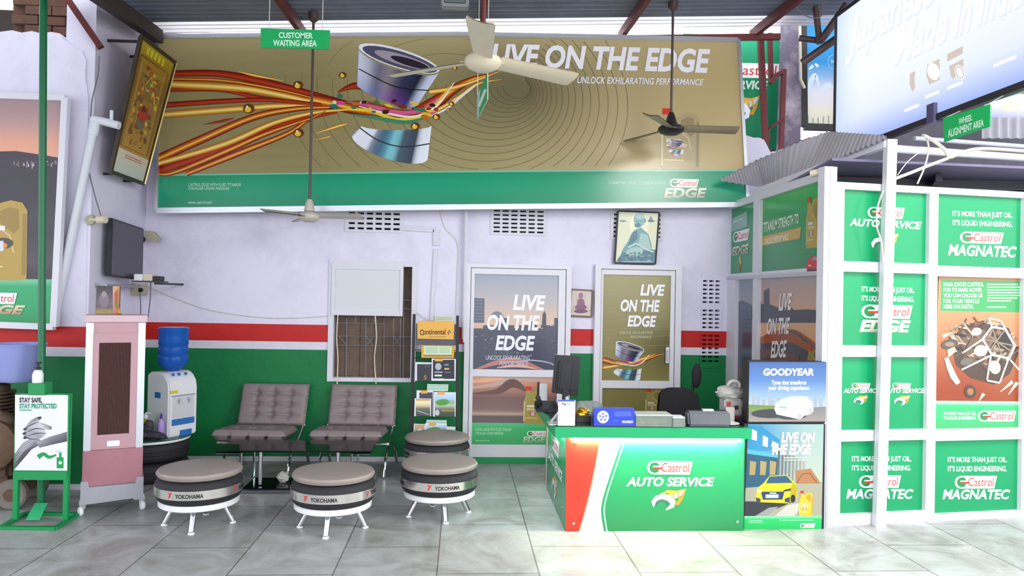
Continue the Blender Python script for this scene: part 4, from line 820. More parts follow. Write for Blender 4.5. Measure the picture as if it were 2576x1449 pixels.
for c_ in ((-3.78, 5.78, .7), (-3.42, 5.8, .66), (-3.7, 5.76, .28)): MB().ball(c_, (.07, .05, .08), 12, 8).build('housing', gz, t)
for x, y in ((-3.72, 5.80), (-3.36, 5.84), (-3.85, 6.15), (-3.4, 6.18)):
    wl = MB().lathe([(.02, -.03), (.07, -.03), (.1, -.035), (.115, -.02), (.115, .02), (.1, .035), (.07, .03), (.02, .03)], (x, y-.03, .116), 24, (0, 1, 0)).build('wheel', mat('dusty_rubber', '7E756C', .8, noise=.2), t)
    MB().lathe([(.01, -.04), (.045, -.04), (.045, .04), (.01, .04)], (x, y-.03, .116), 16, (0, 1, 0)).build('wheel_hub', gz2, wl)
MB().box(-3.98, -3.3, 5.82, 6.2, .16, .22).build('chassis', gz2, t, bevel=.01)
tb = V((aty(40, 970, 5.9).x-.02, 5.94, .955)); rr = (aty(103, 885, 5.9).x-tb.x)
tag(MB().lathe([(.02, 0), (rr*.62, 0), (rr*.75, .03), (rr*.95, .26), (rr, .275), (rr*1.03, .285), (rr*1.0, .29), (rr*.93, .26), (rr*.7, .03), (.02, .02)], tb, 36).build('plastic_tub', mat('lilac_plastic', '9AA4E0', .3)), 'lilac blue plastic tub sitting on the old engine', 'tub')
# ============================================================ RECEPTION COUNTER
ct = .758; yc0 = 5.22; yp = 5.265; xl_, xr_ = .70, 2.085
t = thing('reception_counter', 'L shaped green reception counter with oil service branding and a glowing strip light', 'counter', (1.4, 5.5, 0))
xs_ = aty(1424, 1220, yp).x
MB().box(xs_, xr_, yp, yp+.02, .0, ct-.075).build('front_panel', M['green'], t, smooth=False)
ybk = atz(1372, 1219, 0).y
MB().box(xs_, xs_+.02, yp+.0205, ybk, .0, ct-.075).build('side_panel', M['green'], t, smooth=False)
yB = atz(1347, 1011, ct).y
Lp = [(xl_-.02, yc0), (xr_+.03, yc0), (xr_+.03, 5.285), (xr_, 5.285), (xr_, 5.72), (1.2, 5.72), (1.2, yB), (xl_-.04, yB)]
MB().prism([(x, y, ct-.078) for x, y in Lp], (0, 0, .078)).build('countertop', mat('bright_green_laminate', '0CA062', .3), t, smooth=False)
MB().prism([(x, y, ct) for x, y in [(xl_, yc0+.015), (xr_-.02, yc0+.015), (xr_-.02, 5.70), (1.18, 5.70), (1.18, yB-.01), (xl_-.02, yB-.01)]], (0, 0, .008)).build('glass_top', mat('dark_green_glass', '0A2A1E', .06, spec=.6), t, smooth=False)
MB().box(xs_+.04, 1.15, 5.95, 5.97, 0, ct-.078).build('inner_panel', M['green'], t, smooth=False)
lm = mat('strip_light', 'FFF4DC', .4, emit=230)
x0, x1 = aty(1440, 1103, yp).x, aty(1862, 1103, yp).x
MB().tube([(x0, yp-.02, ct-.086), (x1, yp-.02, ct-.086)], .008, 8).build('strip_light', lm, t)
MB().tube([(xs_-.022, yp+.08, ct-.087), (xs_-.022, ybk-.1, ct-.087)], .006, 8).build('strip_light', mat('dim_strip_light', 'F6F0FF', .4, emit=95), t)
PF = planeY(yp); a = Art(PF, .0006, .0004)
a.field(((1424, 1102), (1871, 1102), (1869, 1334), (1423, 1338)), lambda u, v, x, y: ramp([(0, '30AC72'), (.6, '249C5C'), (1, '1E7E48')], v), 12, 10, 0)  # green darkens downward, the strip light's falloff put into the colour
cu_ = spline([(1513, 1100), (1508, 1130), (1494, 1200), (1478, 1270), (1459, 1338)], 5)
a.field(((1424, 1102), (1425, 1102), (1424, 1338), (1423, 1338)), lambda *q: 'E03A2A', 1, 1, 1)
rp = [(1424, 1100), (1512, 1100)]+[p for p in cu_]+[(1423, 1338)]; a.poly(rp, ['E6402C' if y < 1250 else 'B8301E' for x, y in rp], 1)  # lower red darkened too, painted falloff of the strip light
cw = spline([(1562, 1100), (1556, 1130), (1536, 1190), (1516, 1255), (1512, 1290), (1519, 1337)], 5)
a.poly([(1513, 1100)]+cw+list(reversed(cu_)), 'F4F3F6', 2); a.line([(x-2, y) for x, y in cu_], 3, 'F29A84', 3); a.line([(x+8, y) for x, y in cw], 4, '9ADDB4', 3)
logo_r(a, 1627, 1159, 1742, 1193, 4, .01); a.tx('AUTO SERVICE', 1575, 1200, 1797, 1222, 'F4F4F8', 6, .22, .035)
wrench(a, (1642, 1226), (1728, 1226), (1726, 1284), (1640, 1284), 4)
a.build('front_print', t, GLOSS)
a = Art(planeX(xs_), .0006, .0004); a.pl = (V((xs_, 0, 0)), V((-1, 0, 0)))
def sp_(y, z): return (y, z)
class Side(Art):
    def w(s, y, z, k=0):
        if s.T: y, z = s.T(y, z)
        return V((xs_-.0006-.0004*k, y, z))
a = Side(None); h = ct-.08
a.vg(((ybk, h), (yp, h), (yp, 0), (ybk, 0)), [(0, '30AC72'), (.6, '249C5C'), (1, '1E7E48')], 0, 4)  # side green carries the same painted strip-light falloff
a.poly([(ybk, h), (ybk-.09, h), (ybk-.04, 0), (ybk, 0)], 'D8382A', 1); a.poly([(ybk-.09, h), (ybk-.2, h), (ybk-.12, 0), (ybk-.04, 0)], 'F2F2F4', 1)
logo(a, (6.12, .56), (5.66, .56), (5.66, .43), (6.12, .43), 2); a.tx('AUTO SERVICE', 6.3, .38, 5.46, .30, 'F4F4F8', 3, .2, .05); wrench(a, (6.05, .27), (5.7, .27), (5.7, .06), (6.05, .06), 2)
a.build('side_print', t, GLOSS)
for px, py in ((1447, 1114), (1443, 1317), (1858, 1113), (1855, 1313)):
    p = aty(px, py, yp-.002); MB().lathe([(.002, 0), (.009, 0), (.009, .004), (.004, .008), (.001, .008)], p, 14, (0, -1, 0)).build('mounting_screw', M['chrome'], t)
for y, z in ((5.45, .12), (6.3, .3), (5.45, .62)): MB().lathe([(.002, 0), (.009, 0), (.009, .004), (.001, .007)], (xs_-.002, y, z), 12, (-1, 0, 0)).build('mounting_screw', M['chrome'], t)
gt = ct+.0085
# ---------------------------------------------------------- things on the counter
ym = 6.02; p = V((aty(1424, 1000, ym).x, ym, gt))
t = thing('computer_monitor', 'black monitor seen from behind on the left wing of the counter', 'monitor', p)
q = [aty(1397, 893, ym), aty(1461, 896, ym), aty(1454, 998, ym), aty(1388, 988, ym)]
MB().prism(q, (0, .03, 0)).build('screen_case', M['black'], t, bevel=.006)
q2 = [aty(1405, 905, ym), aty(1452, 908, ym), aty(1446, 985, ym), aty(1398, 978, ym)]
MB().prism([v+V((0, -.028, 0)) for v in q2], (0, .03, 0)).build('rear_housing', M['black'], t, bevel=.012)
for xx in (1412, 1440): MB().beam(aty(xx+3, 915, ym-.03), aty(xx-3, 980, ym-.03), .012, .008, (0, 1, 0)).build('rear_rib', M['dark'], t, smooth=False)
c_ = aty(1422, 985, ym); MB().beam((c_.x, ym-.005, gt+.01), (c_.x, ym-.0, c_.z+.08), .05, .03, (0, 1, 0)).build('stand_neck', M['black'], t, smooth=False)
MB().lathe([(.02, 0), (.12, 0), (.125, .006), (.03, .016), (.01, .016)], (c_.x, ym, gt), 28).build('stand_base', M['black'], t)
p = atz(1383, 1032, gt); t = thing('desk_telephone', 'black desk telephone behind the payment card stand at the left end of the counter', 'telephone', (p.x+.02, p.y+.02, gt))
pc = V((p.x-.03, p.y-.02, gt)); MB().prism([pc+V(v) for v in ((-.09, -.09, 0), (-.09, .09, 0), (-.09, .09, .07), (-.09, -.09, .025))], (.18, 0, 0)).build('telephone_base', M['black'], t, bevel=.006)
MB().tube(spline([tuple(pc+V(v)) for v in ((-.06, -.08, .06), (-.065, -.03, .085), (-.065, .03, .1), (-.06, .08, .09))]), [.022]*6+[.015]*6+[.015]*6+[.022], 10).build('handset', M['black'], t)
p = atz(1363, 1016, gt); t = thing('card_terminal', 'small white box with dark back standing at the far left corner of the counter', 'box', (p.x+.02, p.y+.06, gt))
MB().box(p.x-.02, p.x+.05, p.y+.03, p.y+.08, gt, gt+.17).build('white_case', M['whiteg'], t, bevel=.006); MB().box(p.x-.035, p.x-.021, p.y+.03, p.y+.08, gt, gt+.18).build('dark_back', M['black'], t, bevel=.003)
# payment card stand (its square code is left blank)
yq = atz(1425, 1071, gt).y; b_ = rect(1404, 1006, 1447, 1071, yq)
t = thing('payment_card_stand', 'white payment card stand with blue top edge on the counter front', 'card stand', ((b_[0]+b_[1])/2, yq, gt))
MB().box(b_[0], b_[1], yq, yq+.008, gt, b_[3]).build('card_plate', M['whiteg'], t, bevel=.002)
a = Art(planeY(yq), .0005, .0003); a.poly([(1404, 1006), (1446, 1006), (1446, 1010), (1404, 1010)], '3A55B0', 1); a.tx('Pay', 1414, 1013, 1425, 1019, '2A3A70', 1, 0, .03); a.tx('tm', 1426, 1014, 1436, 1018, '38A8D8', 1, 0, .03)
a.rect(1413, 1027, 1438, 1050, 'E4DED6', 1); a.scribble(1414, 1059, 1437, 1063, 1, 'D0C8C0', 1, .6); a.build('card_face', t)
MB().beam((b_[0]+.03, yq+.01, b_[3]-.06), (b_[0]-.03, yq+.14, gt+.006), .012, .012).build('prop_leg', M['whiteg'], t, smooth=False); MB().box(b_[0]-.06, b_[0]+.04, yq+.02, yq+.15, gt, gt+.004).build('foot_plate', M['whiteg'], t, smooth=False)
p = atz(1424, 1010, gt); MB().ball(((b_[0]+b_[1])/2, yq+.004, b_[3]+.008), (.012, .006, .02), 10, 6).build('hook', M['galv'], t)
p = atz(1468, 1062, gt); t = thing('pen_tray', 'dark tray filled with gold foil between payment stand and blue card', 'tray', (p.x, p.y+.05, gt))
MB().box(p.x-.055, p.x+.06, p.y, p.y+.1, gt, gt+.045).build('tray_box', mat('dark_brown_plastic', '2E2622', .4), t, bevel=.004)
gf = MB(); rng = random.Random(4); gf.ball((0, 0, 0), (.05, .04, .035), 12, 8); gf.xf(lambda v: v*(1+rng.uniform(-.25, .25))+V((p.x, p.y+.05, gt+.062))); gf.build('gold_foil', mat('gold_foil', 'D8A830', .25, .9), t, smooth=False)
p = atz(1468, 1042, gt); t = thing('clear_dome_lid', 'cloudy clear plastic cover lying behind the foil tray', 'plastic cover', (p.x, p.y+.12, gt)); MB().lathe([(.14, 0), (.138, .03), (.12, .062), (.08, .08), (.02, .086), (.001, .086)], (p.x+.05, p.y+.13, gt), 28).build('dome', mat('cloudy_plastic', 'BCCFC8', .15, trans=.75), t)
yk = atz(1545, 1072, gt).y; b_ = rect(1494, 1027, 1597, 1072, yk)
a = Art(planeY(yk), .0005, .0003); q = [(1494, 1027), (1596, 1028), (1598, 1072), (1494, 1071)]
a.slab(q, .07, '2038A0'); a.poly(q, '2742C0', 0); a.ell(1517, 1049, 15, 16, 'C8C8D8', 1); a.ell(1517, 1049, 13.5, 14.5, 'F4F4FA', 2)
for k in range(5):
    g = k*2*PI/5-PI/2; a.ell(1517+8*math.cos(g), 1049+8*math.sin(g), 3.4, 2.6, '5A72D8', 3, g)
a.ell(1517, 1049, 2.5, 2.5, '4050B0', 4); a.scribble(1546, 1036, 1588, 1049, 3, '6E84DC', 1, .45); a.scribble(1541, 1056, 1556, 1062, 2, '5068D0', 1); a.tx('MICHELIN', 1565, 1058, 1592, 1064, 'F0F0FA', 1, 0, .03)
tag(a.build('wheel_card', None, GLOSS), 'blue display block with white alloy wheel picture on the counter front', 'display card')
def tub(name, label, x0, x1, ptop, pbot, dep, m, lid, cat='container', contents=None):
    p0 = atz(x0, pbot, gt); p1 = atz(x1, pbot, gt); y0 = (p0.y+p1.y)/2; zt_ = aty((x0+x1)/2, ptop, y0+dep*.4).z
    t_ = thing(name, label, cat, ((p0.x+p1.x)/2, y0+dep/2, gt)); w = p1.x-p0.x
    sh = MB(); o = .012
    sh.prism([(p0.x+o, y0+o, gt), (p1.x-o, y0+o, gt), (p1.x-o, y0+dep-o, gt), (p0.x+o, y0+dep-o, gt)], (0, 0, .004))
    for q_ in (((p0.x, y0), (p1.x, y0)), ((p1.x, y0), (p1.x, y0+dep)), ((p1.x, y0+dep), (p0.x, y0+dep)), ((p0.x, y0+dep), (p0.x, y0))): sh.beam((*q_[0], (gt+zt_)/2), (*q_[1], (gt+zt_)/2), .006, zt_-gt)
    sh.build('tub_body', m, t_, smooth=False)
    if contents:
        c = MB(); rng_ = random.Random(2)
        for i in range(9): c.ball((p0.x+w*rng_.uniform(.15, .85), y0+dep*rng_.uniform(.2, .8), gt+(zt_-gt)*.35), (.03, .03, (zt_-gt)*.3), 10, 6)
        c.build('contents', contents, t_)
    MB().box(p0.x-.004, p1.x+.004, y0-.004, y0+dep+.004, zt_, zt_+.01).build('lid', lid, t_, bevel=.004); return t_
cl = mat('clear_plastic', 'D8E2DC', .15, trans=.8)
tub('storage_tub', 'clear plastic tub with frosted lid in the middle of the counter', 1600, 1690, 1043, 1073, .16, cl, mat('frosted_lid', 'C4CCC4', .4), 'container', mat('olive_parcels', 'A8A868', .6, noise=.3))
tub('storage_tub', 'smaller clear tub with white lid between the larger tub and grey pouch', 1693, 1722, 1050, 1074, .1, cl, M['whiteg'])
p0 = atz(1733, 1073, gt); p1 = atz(1835, 1071, gt); zt_ = aty(1785, 1037, p0.y).z
pm = MB(); pm.prism([(p0.x, p0.y, gt), (p0.x, p0.y+.13, gt), (p0.x, p0.y+.11, zt_), (p0.x, p0.y+.03, zt_)], (p1.x-p0.x, 0, 0))
t = thing('grey_pouch', 'dark grey zipped fabric pouch near the right end of the counter', 'pouch', ((p0.x+p1.x)/2, p0.y+.06, gt)); pm.build('pouch_body', mat('grey_nylon', '5E6166', .65, noise=.15, bump=.3, bscale=40), t, bevel=.014)
MB().tube([(p0.x+.02, p0.y+.07, zt_+.003), (p1.x-.02, p0.y+.07, zt_+.003)], .004, 6).build('zip', M['black'], t)
MB().box(p0.x+.12, p0.x+.2, p0.y+.05, p0.y+.09, zt_+.0005, zt_+.012).build('paper_slip', M['whiteg'], t, smooth=False)
p = atz(1858, 1066, gt); a_ = MB().box(p.x-.09, p.x+.075, p.y+.16, p.y+.32, gt, gt+.028)
tag(a_.build('red_ledger', mat('red_book_cover', '9A2A30', .5), bevel=.004), 'red ledger under the plastic bags at the right end of the counter', 'book')
bgm = mat('white_plastic_bag', 'CFCBC6', .35, noise=.25, nscale=14); p.x += .03; t = thing('plastic_bag', 'full white plastic shopping bag with looped handle beside the tyre lightbox', 'bag', (p.x, p.y+.24, gt+.03))
rng = random.Random(8); bb_ = MB(); bb_.box(p.x-.075, p.x+.07, p.y+.17, p.y+.3, gt+.0305, gt+.16); bb_.build('bag_body', mat('white_carton_print', 'C9C4C2', .5, noise=.2, nscale=10), t, bevel=.012)
sp2 = MB(); sp2.ball((0, 0, 0), (.115, .085, .055), 22, 14); sp2.xf(lambda v: v*(1+rng.uniform(-.16, .14))+V((p.x-.005, p.y+.235, gt+.2))); sp2.build('bag_folds', bgm, t, ang=50)
sp3 = MB(); sp3.ball((0, 0, 0), (.05, .05, .06), 16, 10); sp3.xf(lambda v: v*(1+rng.uniform(-.2, .2))+V((p.x+.085, p.y+.2, gt+.1))); sp3.build('side_bundle', mat('dark_print_plastic', '8A8280', .5, noise=.4, nscale=25), t, ang=50)
MB().tube([(p.x+.02+.045*math.cos(g), p.y+.24, gt+.255+.035*math.sin(g)) for g in [k*2*PI/20 for k in range(20)]], .013, 8, True).build('bag_handle', bgm, t)
MB().box(p.x-.06, p.x-.03, p.y+.164, p.y+.17, gt+.05, gt+.14).build('printed_patch', mat('red_print_patch', 'B84A44', .5), t); MB().box(p.x+.0, p.x+.03, p.y+.164, p.y+.17, gt+.08, gt+.11).build('printed_patch', mat('dark_print_patch', '3A3840', .5), t)
p = atz(1893, 1063, gt); p.x = 2.05; tag(MB().box(p.x-.05, p.x+.02, p.y+.02, p.y+.06, gt, gt+.11).build('small_carton', mat('grey_carton', 'B9B4B2', .6), bevel=.003), 'small grey carton squeezed between plastic bag and tyre lightbox', 'carton')
p = atz(1845, 1071, gt); tag(MB().lathe([(.002, 0), (.07, 0), (.085, .006), (.083, .008), (.002, .003)], (1.99, 5.36, gt), 28).build('white_saucer', M['whiteg']), 'flat white saucer at the right front corner of the counter', 'saucer')
# ---------------------------------------------------------- office chair behind the counter
cx = aty(1722, 1010, 6.15).x; t = thing('office_chair', 'black office chair with armrests and headrest behind the counter', 'chair', (cx, 6.15, 0))
bk_ = mat('black_fabric', '1C1A1F', .8, bump=.2, bscale=200)
MB().box(cx-.26, cx+.26, 5.86, 6.36, .42, .50).build('seat', bk_, t, bevel=.03)
def cb(u, v): x = (u-.5)*.38*(1-.25*max(0, v-.6)); return (cx+.03+x, 6.40+.05*(1-(2*u-1)**2)+.06*v, .53+v*.36-.05*(2*u-1)**4*v)
g_ = MB(); g_.grid(cb, 14, 12); g_.grid(lambda u, v: V(cb(1-u, v))-V((0, .055, 0)), 14, 12)
g_.build('backrest', bk_, t, ang=60)
MB().tube([(cx+.17, 6.5, .8), (cx+.20, 6.52, 1.0)], .014, 8).build('headrest_stem', M['dark'], t); MB().ball((cx+.205, 6.47, 1.0), (.045, .03, .11), 14, 10).build('headrest', bk_, t)
for s_ in (-1, 1): MB().tube(spline([(cx+s_*.27, 6.25, .5), (cx+s_*.28, 6.26, .62), (cx+s_*.27, 6.2, .68), (cx+s_*.27, 5.98, .67), (cx+s_*.27, 5.92, .5)]), .02, 8).build('armrest', M['black'], t)
MB().cyl((cx, 6.12, .09), (cx, 6.12, .42), .03).build('gas_column', M['dark'], t)
for k in range(5):
    g = k*2*PI/5+.3; e = (cx+.26*math.cos(g), 6.12+.26*math.sin(g), .06); l_ = MB().tube([(cx, 6.12, .1), e], [.026, .018], 8).build('base_leg', M['black'], t); MB().ball((e[0], e[1], .028), .028, 12, 8).build('caster', M['black'], l_)
# ---------------------------------------------------------- poster cupboard and tyre lightbox
yq = 5.31; b_ = rect(1876, 1067, 2079, 1331, yq); zt_ = aty(1980, 1066, yq).z
t = thing('poster_cupboard', 'low black cupboard fronted by a yellow car oil poster, right of the counter', 'cupboard', ((2.09+2.71)/2, yq+.2, 0))
MB().box(2.095, 2.715, yq, yq+.42, 0.0, zt_).build('carcass', M['black'], t, smooth=False)
a = Art(planeY(yq), .001, .0004); Q = ((1882, 1067), (2072, 1067), (2066, 1330), (1871, 1332))
a.frame(*Q, 190, 265); a.field(((0, 0), (190, 0), (190, 235), (0, 235)), lambda u, v, x, y: mixc(mixc('3A8AB0', '2E5A78', v), mixc('8FAAA8', 'B8BCA0', v), min(1, max(0, u*1.6-.25))), 12, 12, 0)
a.poly([(0, 4), (30, 4), (80, 38), (82, 66), (0, 66)], '2C7FA8', 1); a.poly([(0, 66), (78, 80), (76, 160), (0, 160)], '24506A', 1); a.poly([(0, 62), (84, 78), (84, 86), (0, 74)], '4AA0C4', 2)
for x, y in ((10, 12), (38, 28), (62, 42)): a.poly([(x, y), (x+13, y+6), (x+13, y+30), (x, y+26)], 'C8D0D0', 2)
for x in (8, 34, 58): a.poly([(x, 92), (x+16, 95), (x+14, 128), (x, 128)], '9A8A5A', 2)
for i in range(8): a.rect(78+i*9, 60+i*5, 82+i*9, 150, mixc('5A5248', 'A09888', i/8), 2)
a.poly([(122, 118), (160, 112), (186, 150), (126, 150)], 'A0704A', 3); a.line([(126, 148), (140, 126), (158, 124), (176, 148)], 2, '6A4830', 4)
a.poly([(0, 160), (190, 146), (190, 235), (0, 235)], '9A9884', 1); a.poly([(0, 194), (118, 196), (30, 235), (0, 235)], '2A2E36', 2); a.poly([(70, 235), (104, 205), (150, 196), (120, 235)], 'B8B6A8', 3); a.poly([(20, 235), (60, 210), (84, 208), (50, 235)], '8A8C8C', 3)
a.poly([(24, 190), (30, 160), (44, 148), (58, 130), (100, 128), (122, 148), (128, 158), (128, 186), (112, 196), (108, 200), (28, 196)], 'C8B81E', 4); a.poly([(58, 132), (100, 130), (116, 148), (50, 149)], '28506E', 5); a.poly([(118, 148), (128, 160), (126, 184), (110, 196), (112, 160)], 'A89818', 5)
a.poly([(38, 170), (96, 170), (92, 190), (44, 190)], '24385A', 5); a.rect(50, 177, 82, 186, 'B8C0D0', 6); a.poly([(26, 184), (38, 188), (38, 196), (28, 196)], '2A3A5A', 5); a.poly([(98, 188), (110, 184), (110, 198), (98, 196)], '2A3A5A', 5)
a.poly([(28, 164), (40, 168), (40, 172), (28, 170)], 'F0F0E0', 6); a.poly([(94, 166), (112, 162), (112, 168), (94, 170)], '303848', 6); a.ell(118, 188, 6, 10, '1E222A', 5); a.rect(60, 172, 76, 175, 'D0D0D0', 6)
a.frame(None, 0, 0, 0)
a.tx('LIVE ON', 1964, 1087, 2050, 1112, 'F8F8FA', 9, .2, .05, .0); a.tx('THE EDGE', 1939, 1116, 2041, 1142, 'F8F8FA', 9, .2, .05, .0); a.scribble(1972, 1150, 2032, 1162, 2, 'C8D0C8', 9, .4)
a.vg(((1872, 1298), (2067, 1297), (2066, 1330), (1871, 1332)), [(0, '8ADDA8'), (.12, '20B860'), (1, '14AC56')], 5, 4); a.scribble(1883, 1308, 1920, 1317, 2, '8AD8A8', 6, .5); a.scribble(1960, 1307, 2050, 1311, 1, '8AD8A8', 6, .6); logo_r(a, 2012, 1316, 2050, 1327, 6, 0)
jug(a, (2010, 1234), (2046, 1236), (2044, 1299), (2007, 1297), 8, 'D8B030')
a.build('poster', t, GLOSS)
zb = zt_+.003; b_ = rect(1882, 909, 2081, 1062, yq)
t = thing('tyre_lightbox', 'glowing tyre brand lightbox with white car on blue sky, standing on the cupboard', 'lightbox', ((b_[0]+b_[1])/2, yq, zb))
MB().box(b_[0], min(b_[1], 2.715), yq+.004, yq+.11, zb, b_[3]).build('housing', M['black'], t, bevel=.003)
a = Art(planeY(yq), .0, .0004); Q = ((1885, 911), (2079, 911), (2077, 1060), (1883, 1061)); a.frame(*Q, 200, 155)
a.vg(((0, 0), (200, 0), (200, 120), (0, 120)), [(0, '3A6EC0'), (.4, '5A92DC'), (.75, 'A8CDEE'), (1, 'DCE8F0')], 0, 12)
for i, (x, h_) in enumerate(((8, 30), (20, 22), (34, 16), (50, 24), (58, 14), (74, 20), (150, 14), (168, 26), (182, 16))): a.rect(x, 112-h_, x+9, 116, 'B4C4D4', 1)
a.vg(((0, 110), (110, 116), (110, 140), (0, 140)), [(0, '7A9A50'), (1, '8ABA3A')], 2, 3); a.vg(((0, 128), (200, 116), (200, 155), (0, 155)), [(0, '8A8E94'), (1, 'B4A8A0')], 3, 3); a.ell(60, 134, 54, 12, '30343C', 4); a.ell(110, 140, 40, 10, '3A3E46', 4)
a.poly([(66, 122), (70, 108), (82, 98), (104, 90), (136, 88), (154, 92), (166, 110), (168, 128), (160, 136), (144, 140), (136, 148), (126, 148), (72, 136)], 'FFFFFF', 5); a.poly([(78, 114), (98, 116), (98, 122), (78, 119)], 'B8D0E0', 6); a.poly([(84, 100), (106, 93), (110, 104), (82, 108)], 'E4ECF2', 6); a.ell(132, 142, 6, 8, 'D8D8D8', 6); a.ell(160, 128, 5, 8, 'D8D8D8', 6)
a.tx('GOODYEAR', 36, 16, 168, 34, 'FFFFFF', 5, .1, .05); a.tx('Tyres that transform', 58, 47, 148, 58, 'FFFFFF', 5, 0, .04); a.tx('your driving experience', 50, 61, 156, 72, 'FFFFFF', 5, 0, .04); a.frame(None, 0, 0, 0)
a.build('lit_face', t, LIT)
# ============================================================ GLAZED CABIN
P0 = V((2.745, 5.36, 0)); ud = V((4.43-2.745, .22, 0)).normalized(); nF = V((ud.y, -ud.x, 0)); PFc = (P0, nF)
def fuz(x, y): p = on(x, y, PFc); return (p-P0).dot(ud), p.z
def frect(tl, tr, br, bl):
    q = [fuz(*c) for c in (tl, tr, br, bl)]; return ((q[0][0]+q[3][0])/2, (q[1][0]+q[2][0])/2, (q[2][1]+q[3][1])/2, (q[0][1]+q[1][1])/2)
PN = [((2124, 478), (2340, 484), (2338, 662), (2122, 658)), ((2363, 488), (2576, 497), (2576, 674), (2362, 669)), ((2122, 683), (2338, 689), (2335, 870), (2120, 869)), ((2362, 695), (2574, 700), (2574, 1080), (2354, 1078)),
      ((2120, 897), (2336, 899), (2332, 1082), (2118, 1082)), ((2116, 1107), (2330, 1110), (2322, 1290), (2110, 1292)), ((2351, 1107), (2574, 1107), (2568, 1290), (2345, 1290))]
hs = [frect(*q) for q in PN]
u_l = sum(h[0] for h in hs if h[0] < .3)/4; u_m = sum(h[1] for h in hs if h[0] < .3)/4; u_n = sum(h[0] for h in hs if h[0] > .3)/3; u_e = sum(h[1] for h in hs if h[0] > .3)/3
hs = [((u_l, u_m) if h[0] < .3 else (u_n, u_e))+h[2:] for h in hs]
hs2 = [(u_e+.07, u_e+.85, h[2], h[3]) for h in hs if h[0] < .3]
zt_ = fuz(2250, 465)[1]
t = thing('wall_cabin_front', 'white framed glazed front of the cabin covered in green oil films', 'partition', tuple(P0), kind='structure')
f = MB(); holed(f, 0.0, u_e+.9, 0, zt_, hs+hs2, lambda u, z, d: P0+ud*u-nF*d+V((0, 0, z)), .06); f.build('frame', M['frame'], t, smooth=False)
P_ = lambda u, d, z: P0+ud*u+nF*d+V((0, 0, z))
MB().prism([P_(-.05, .012, 0), P_(.055, .012, 0), P_(.055, -.07, 0), P_(-.05, -.07, 0)], (0, 0, fuz(2095, 420)[1])).build('corner_post', M['frame'], t, smooth=False)
MB().beam(P_(.005, .014, 0), P_(.005, .014, fuz(2095, 420)[1]), .02, .012, (0, 1, 0)).build('corner_bead', M['alu'], t, smooth=False)
PG = (P0-nF*.04, nF)
MB().prism([P_(0, -.045, .05), P_(u_e+.85, -.045, .05), P_(u_e+.85, -.045, zt_-.03), P_(0, -.045, zt_-.03)], -nF*.006).build('glass_pane', M['greend'], t, smooth=False)
def film(i, draw, base=None):
    h = hs[i]; a_ = Art(PG, .0008, .0004); pts = [(u, z) for u, z in ((h[0]-.01, h[3]+.01), (h[1]+.01, h[3]+.01), (h[1]+.01, h[2]-.01), (h[0]-.01, h[2]-.01))]
    if base != 0: a_.raw([PG[0]+ud*u+V((0, 0, z))+nF*.0008 for u, z in pts], [lin(c) for c in (base or ('109A60', '109A60', '0E8E58', '0E8E58'))])
    draw(a_); return a_.build('window_film', t, GLOSS)
def liquid(a_, x0, x1, y, s_=.0, k=2):
    a_.tx("IT'S MORE THAN JUST OIL.", x0, y, x1, y+13, 'F0F4F2', k, 0, .02, s_); a_.tx("IT'S LIQUID ENGINEERING.", x0, y+23, x1-1, y+36, 'F0F4F2', k, 0, .02, s_)
def f0(a_): logo_r(a_, 2182, 520, 2275, 548, 2, .035); a_.tx('AUTO SERVICE', 2136, 549, 2318, 567, 'F2F2F4', 3, .22, .035, .05); wrench(a_, (2194, 583), (2262, 585), (2260, 633), (2192, 631), 2)
def f1(a_): liquid(a_, 2396, 2547, 530, .03); logo_r(a_, 2414, 582, 2524, 611, 2, .03); a_.tx('MAGNATEC', 2384, 614, 2557, 641, ['FFFFFF', 'A8B0B8'], 3, .22, .035, .035)
def f2(a_): liquid(a_, 2167, 2300, 720, .025); logo_r(a_, 2166, 766, 2295, 800, 2, .02); a_.tx('EDGE', 2161, 804, 2291, 833, ['F4F0E4', 'B4AE9E'], 3, .22, .05, .012)
def f4(a_):
    for dx, s_ in ((0, 2142), (110, 2244)):
        logo_r(a_, s_, 963, s_+47, 977, 2, .02)
    a_.tx('AUTO SERVICE', 2121, 977, 2210, 988, 'F2F2F4', 3, .22, .03); a_.tx('AUTO SERVICE', 2222, 977, 2325, 988, 'F2F2F4', 3, .22, .03)
    wrench(a_, (2148, 993), (2184, 993), (2184, 1018), (2148, 1018), 2); wrench(a_, (2250, 993), (2290, 993), (2290, 1020), (2250, 1020), 2)
def f5(a_): liquid(a_, 2143, 2292, 1147, .0); logo_r(a_, 2160, 1196, 2266, 1227, 2, .0); a_.tx('MAGNATEC', 2128, 1230, 2297, 1254, ['FFFFFF', 'A8B0B8'], 3, .22, .035, 0)
def f6(a_): liquid(a_, 2384, 2533, 1149, .0); logo_r(a_, 2401, 1197, 2507, 1229, 2, .0); a_.tx('MAGNATEC', 2370, 1231, 2540, 1255, ['FFFFFF', 'A8B0B8'], 3, .22, .035, 0)
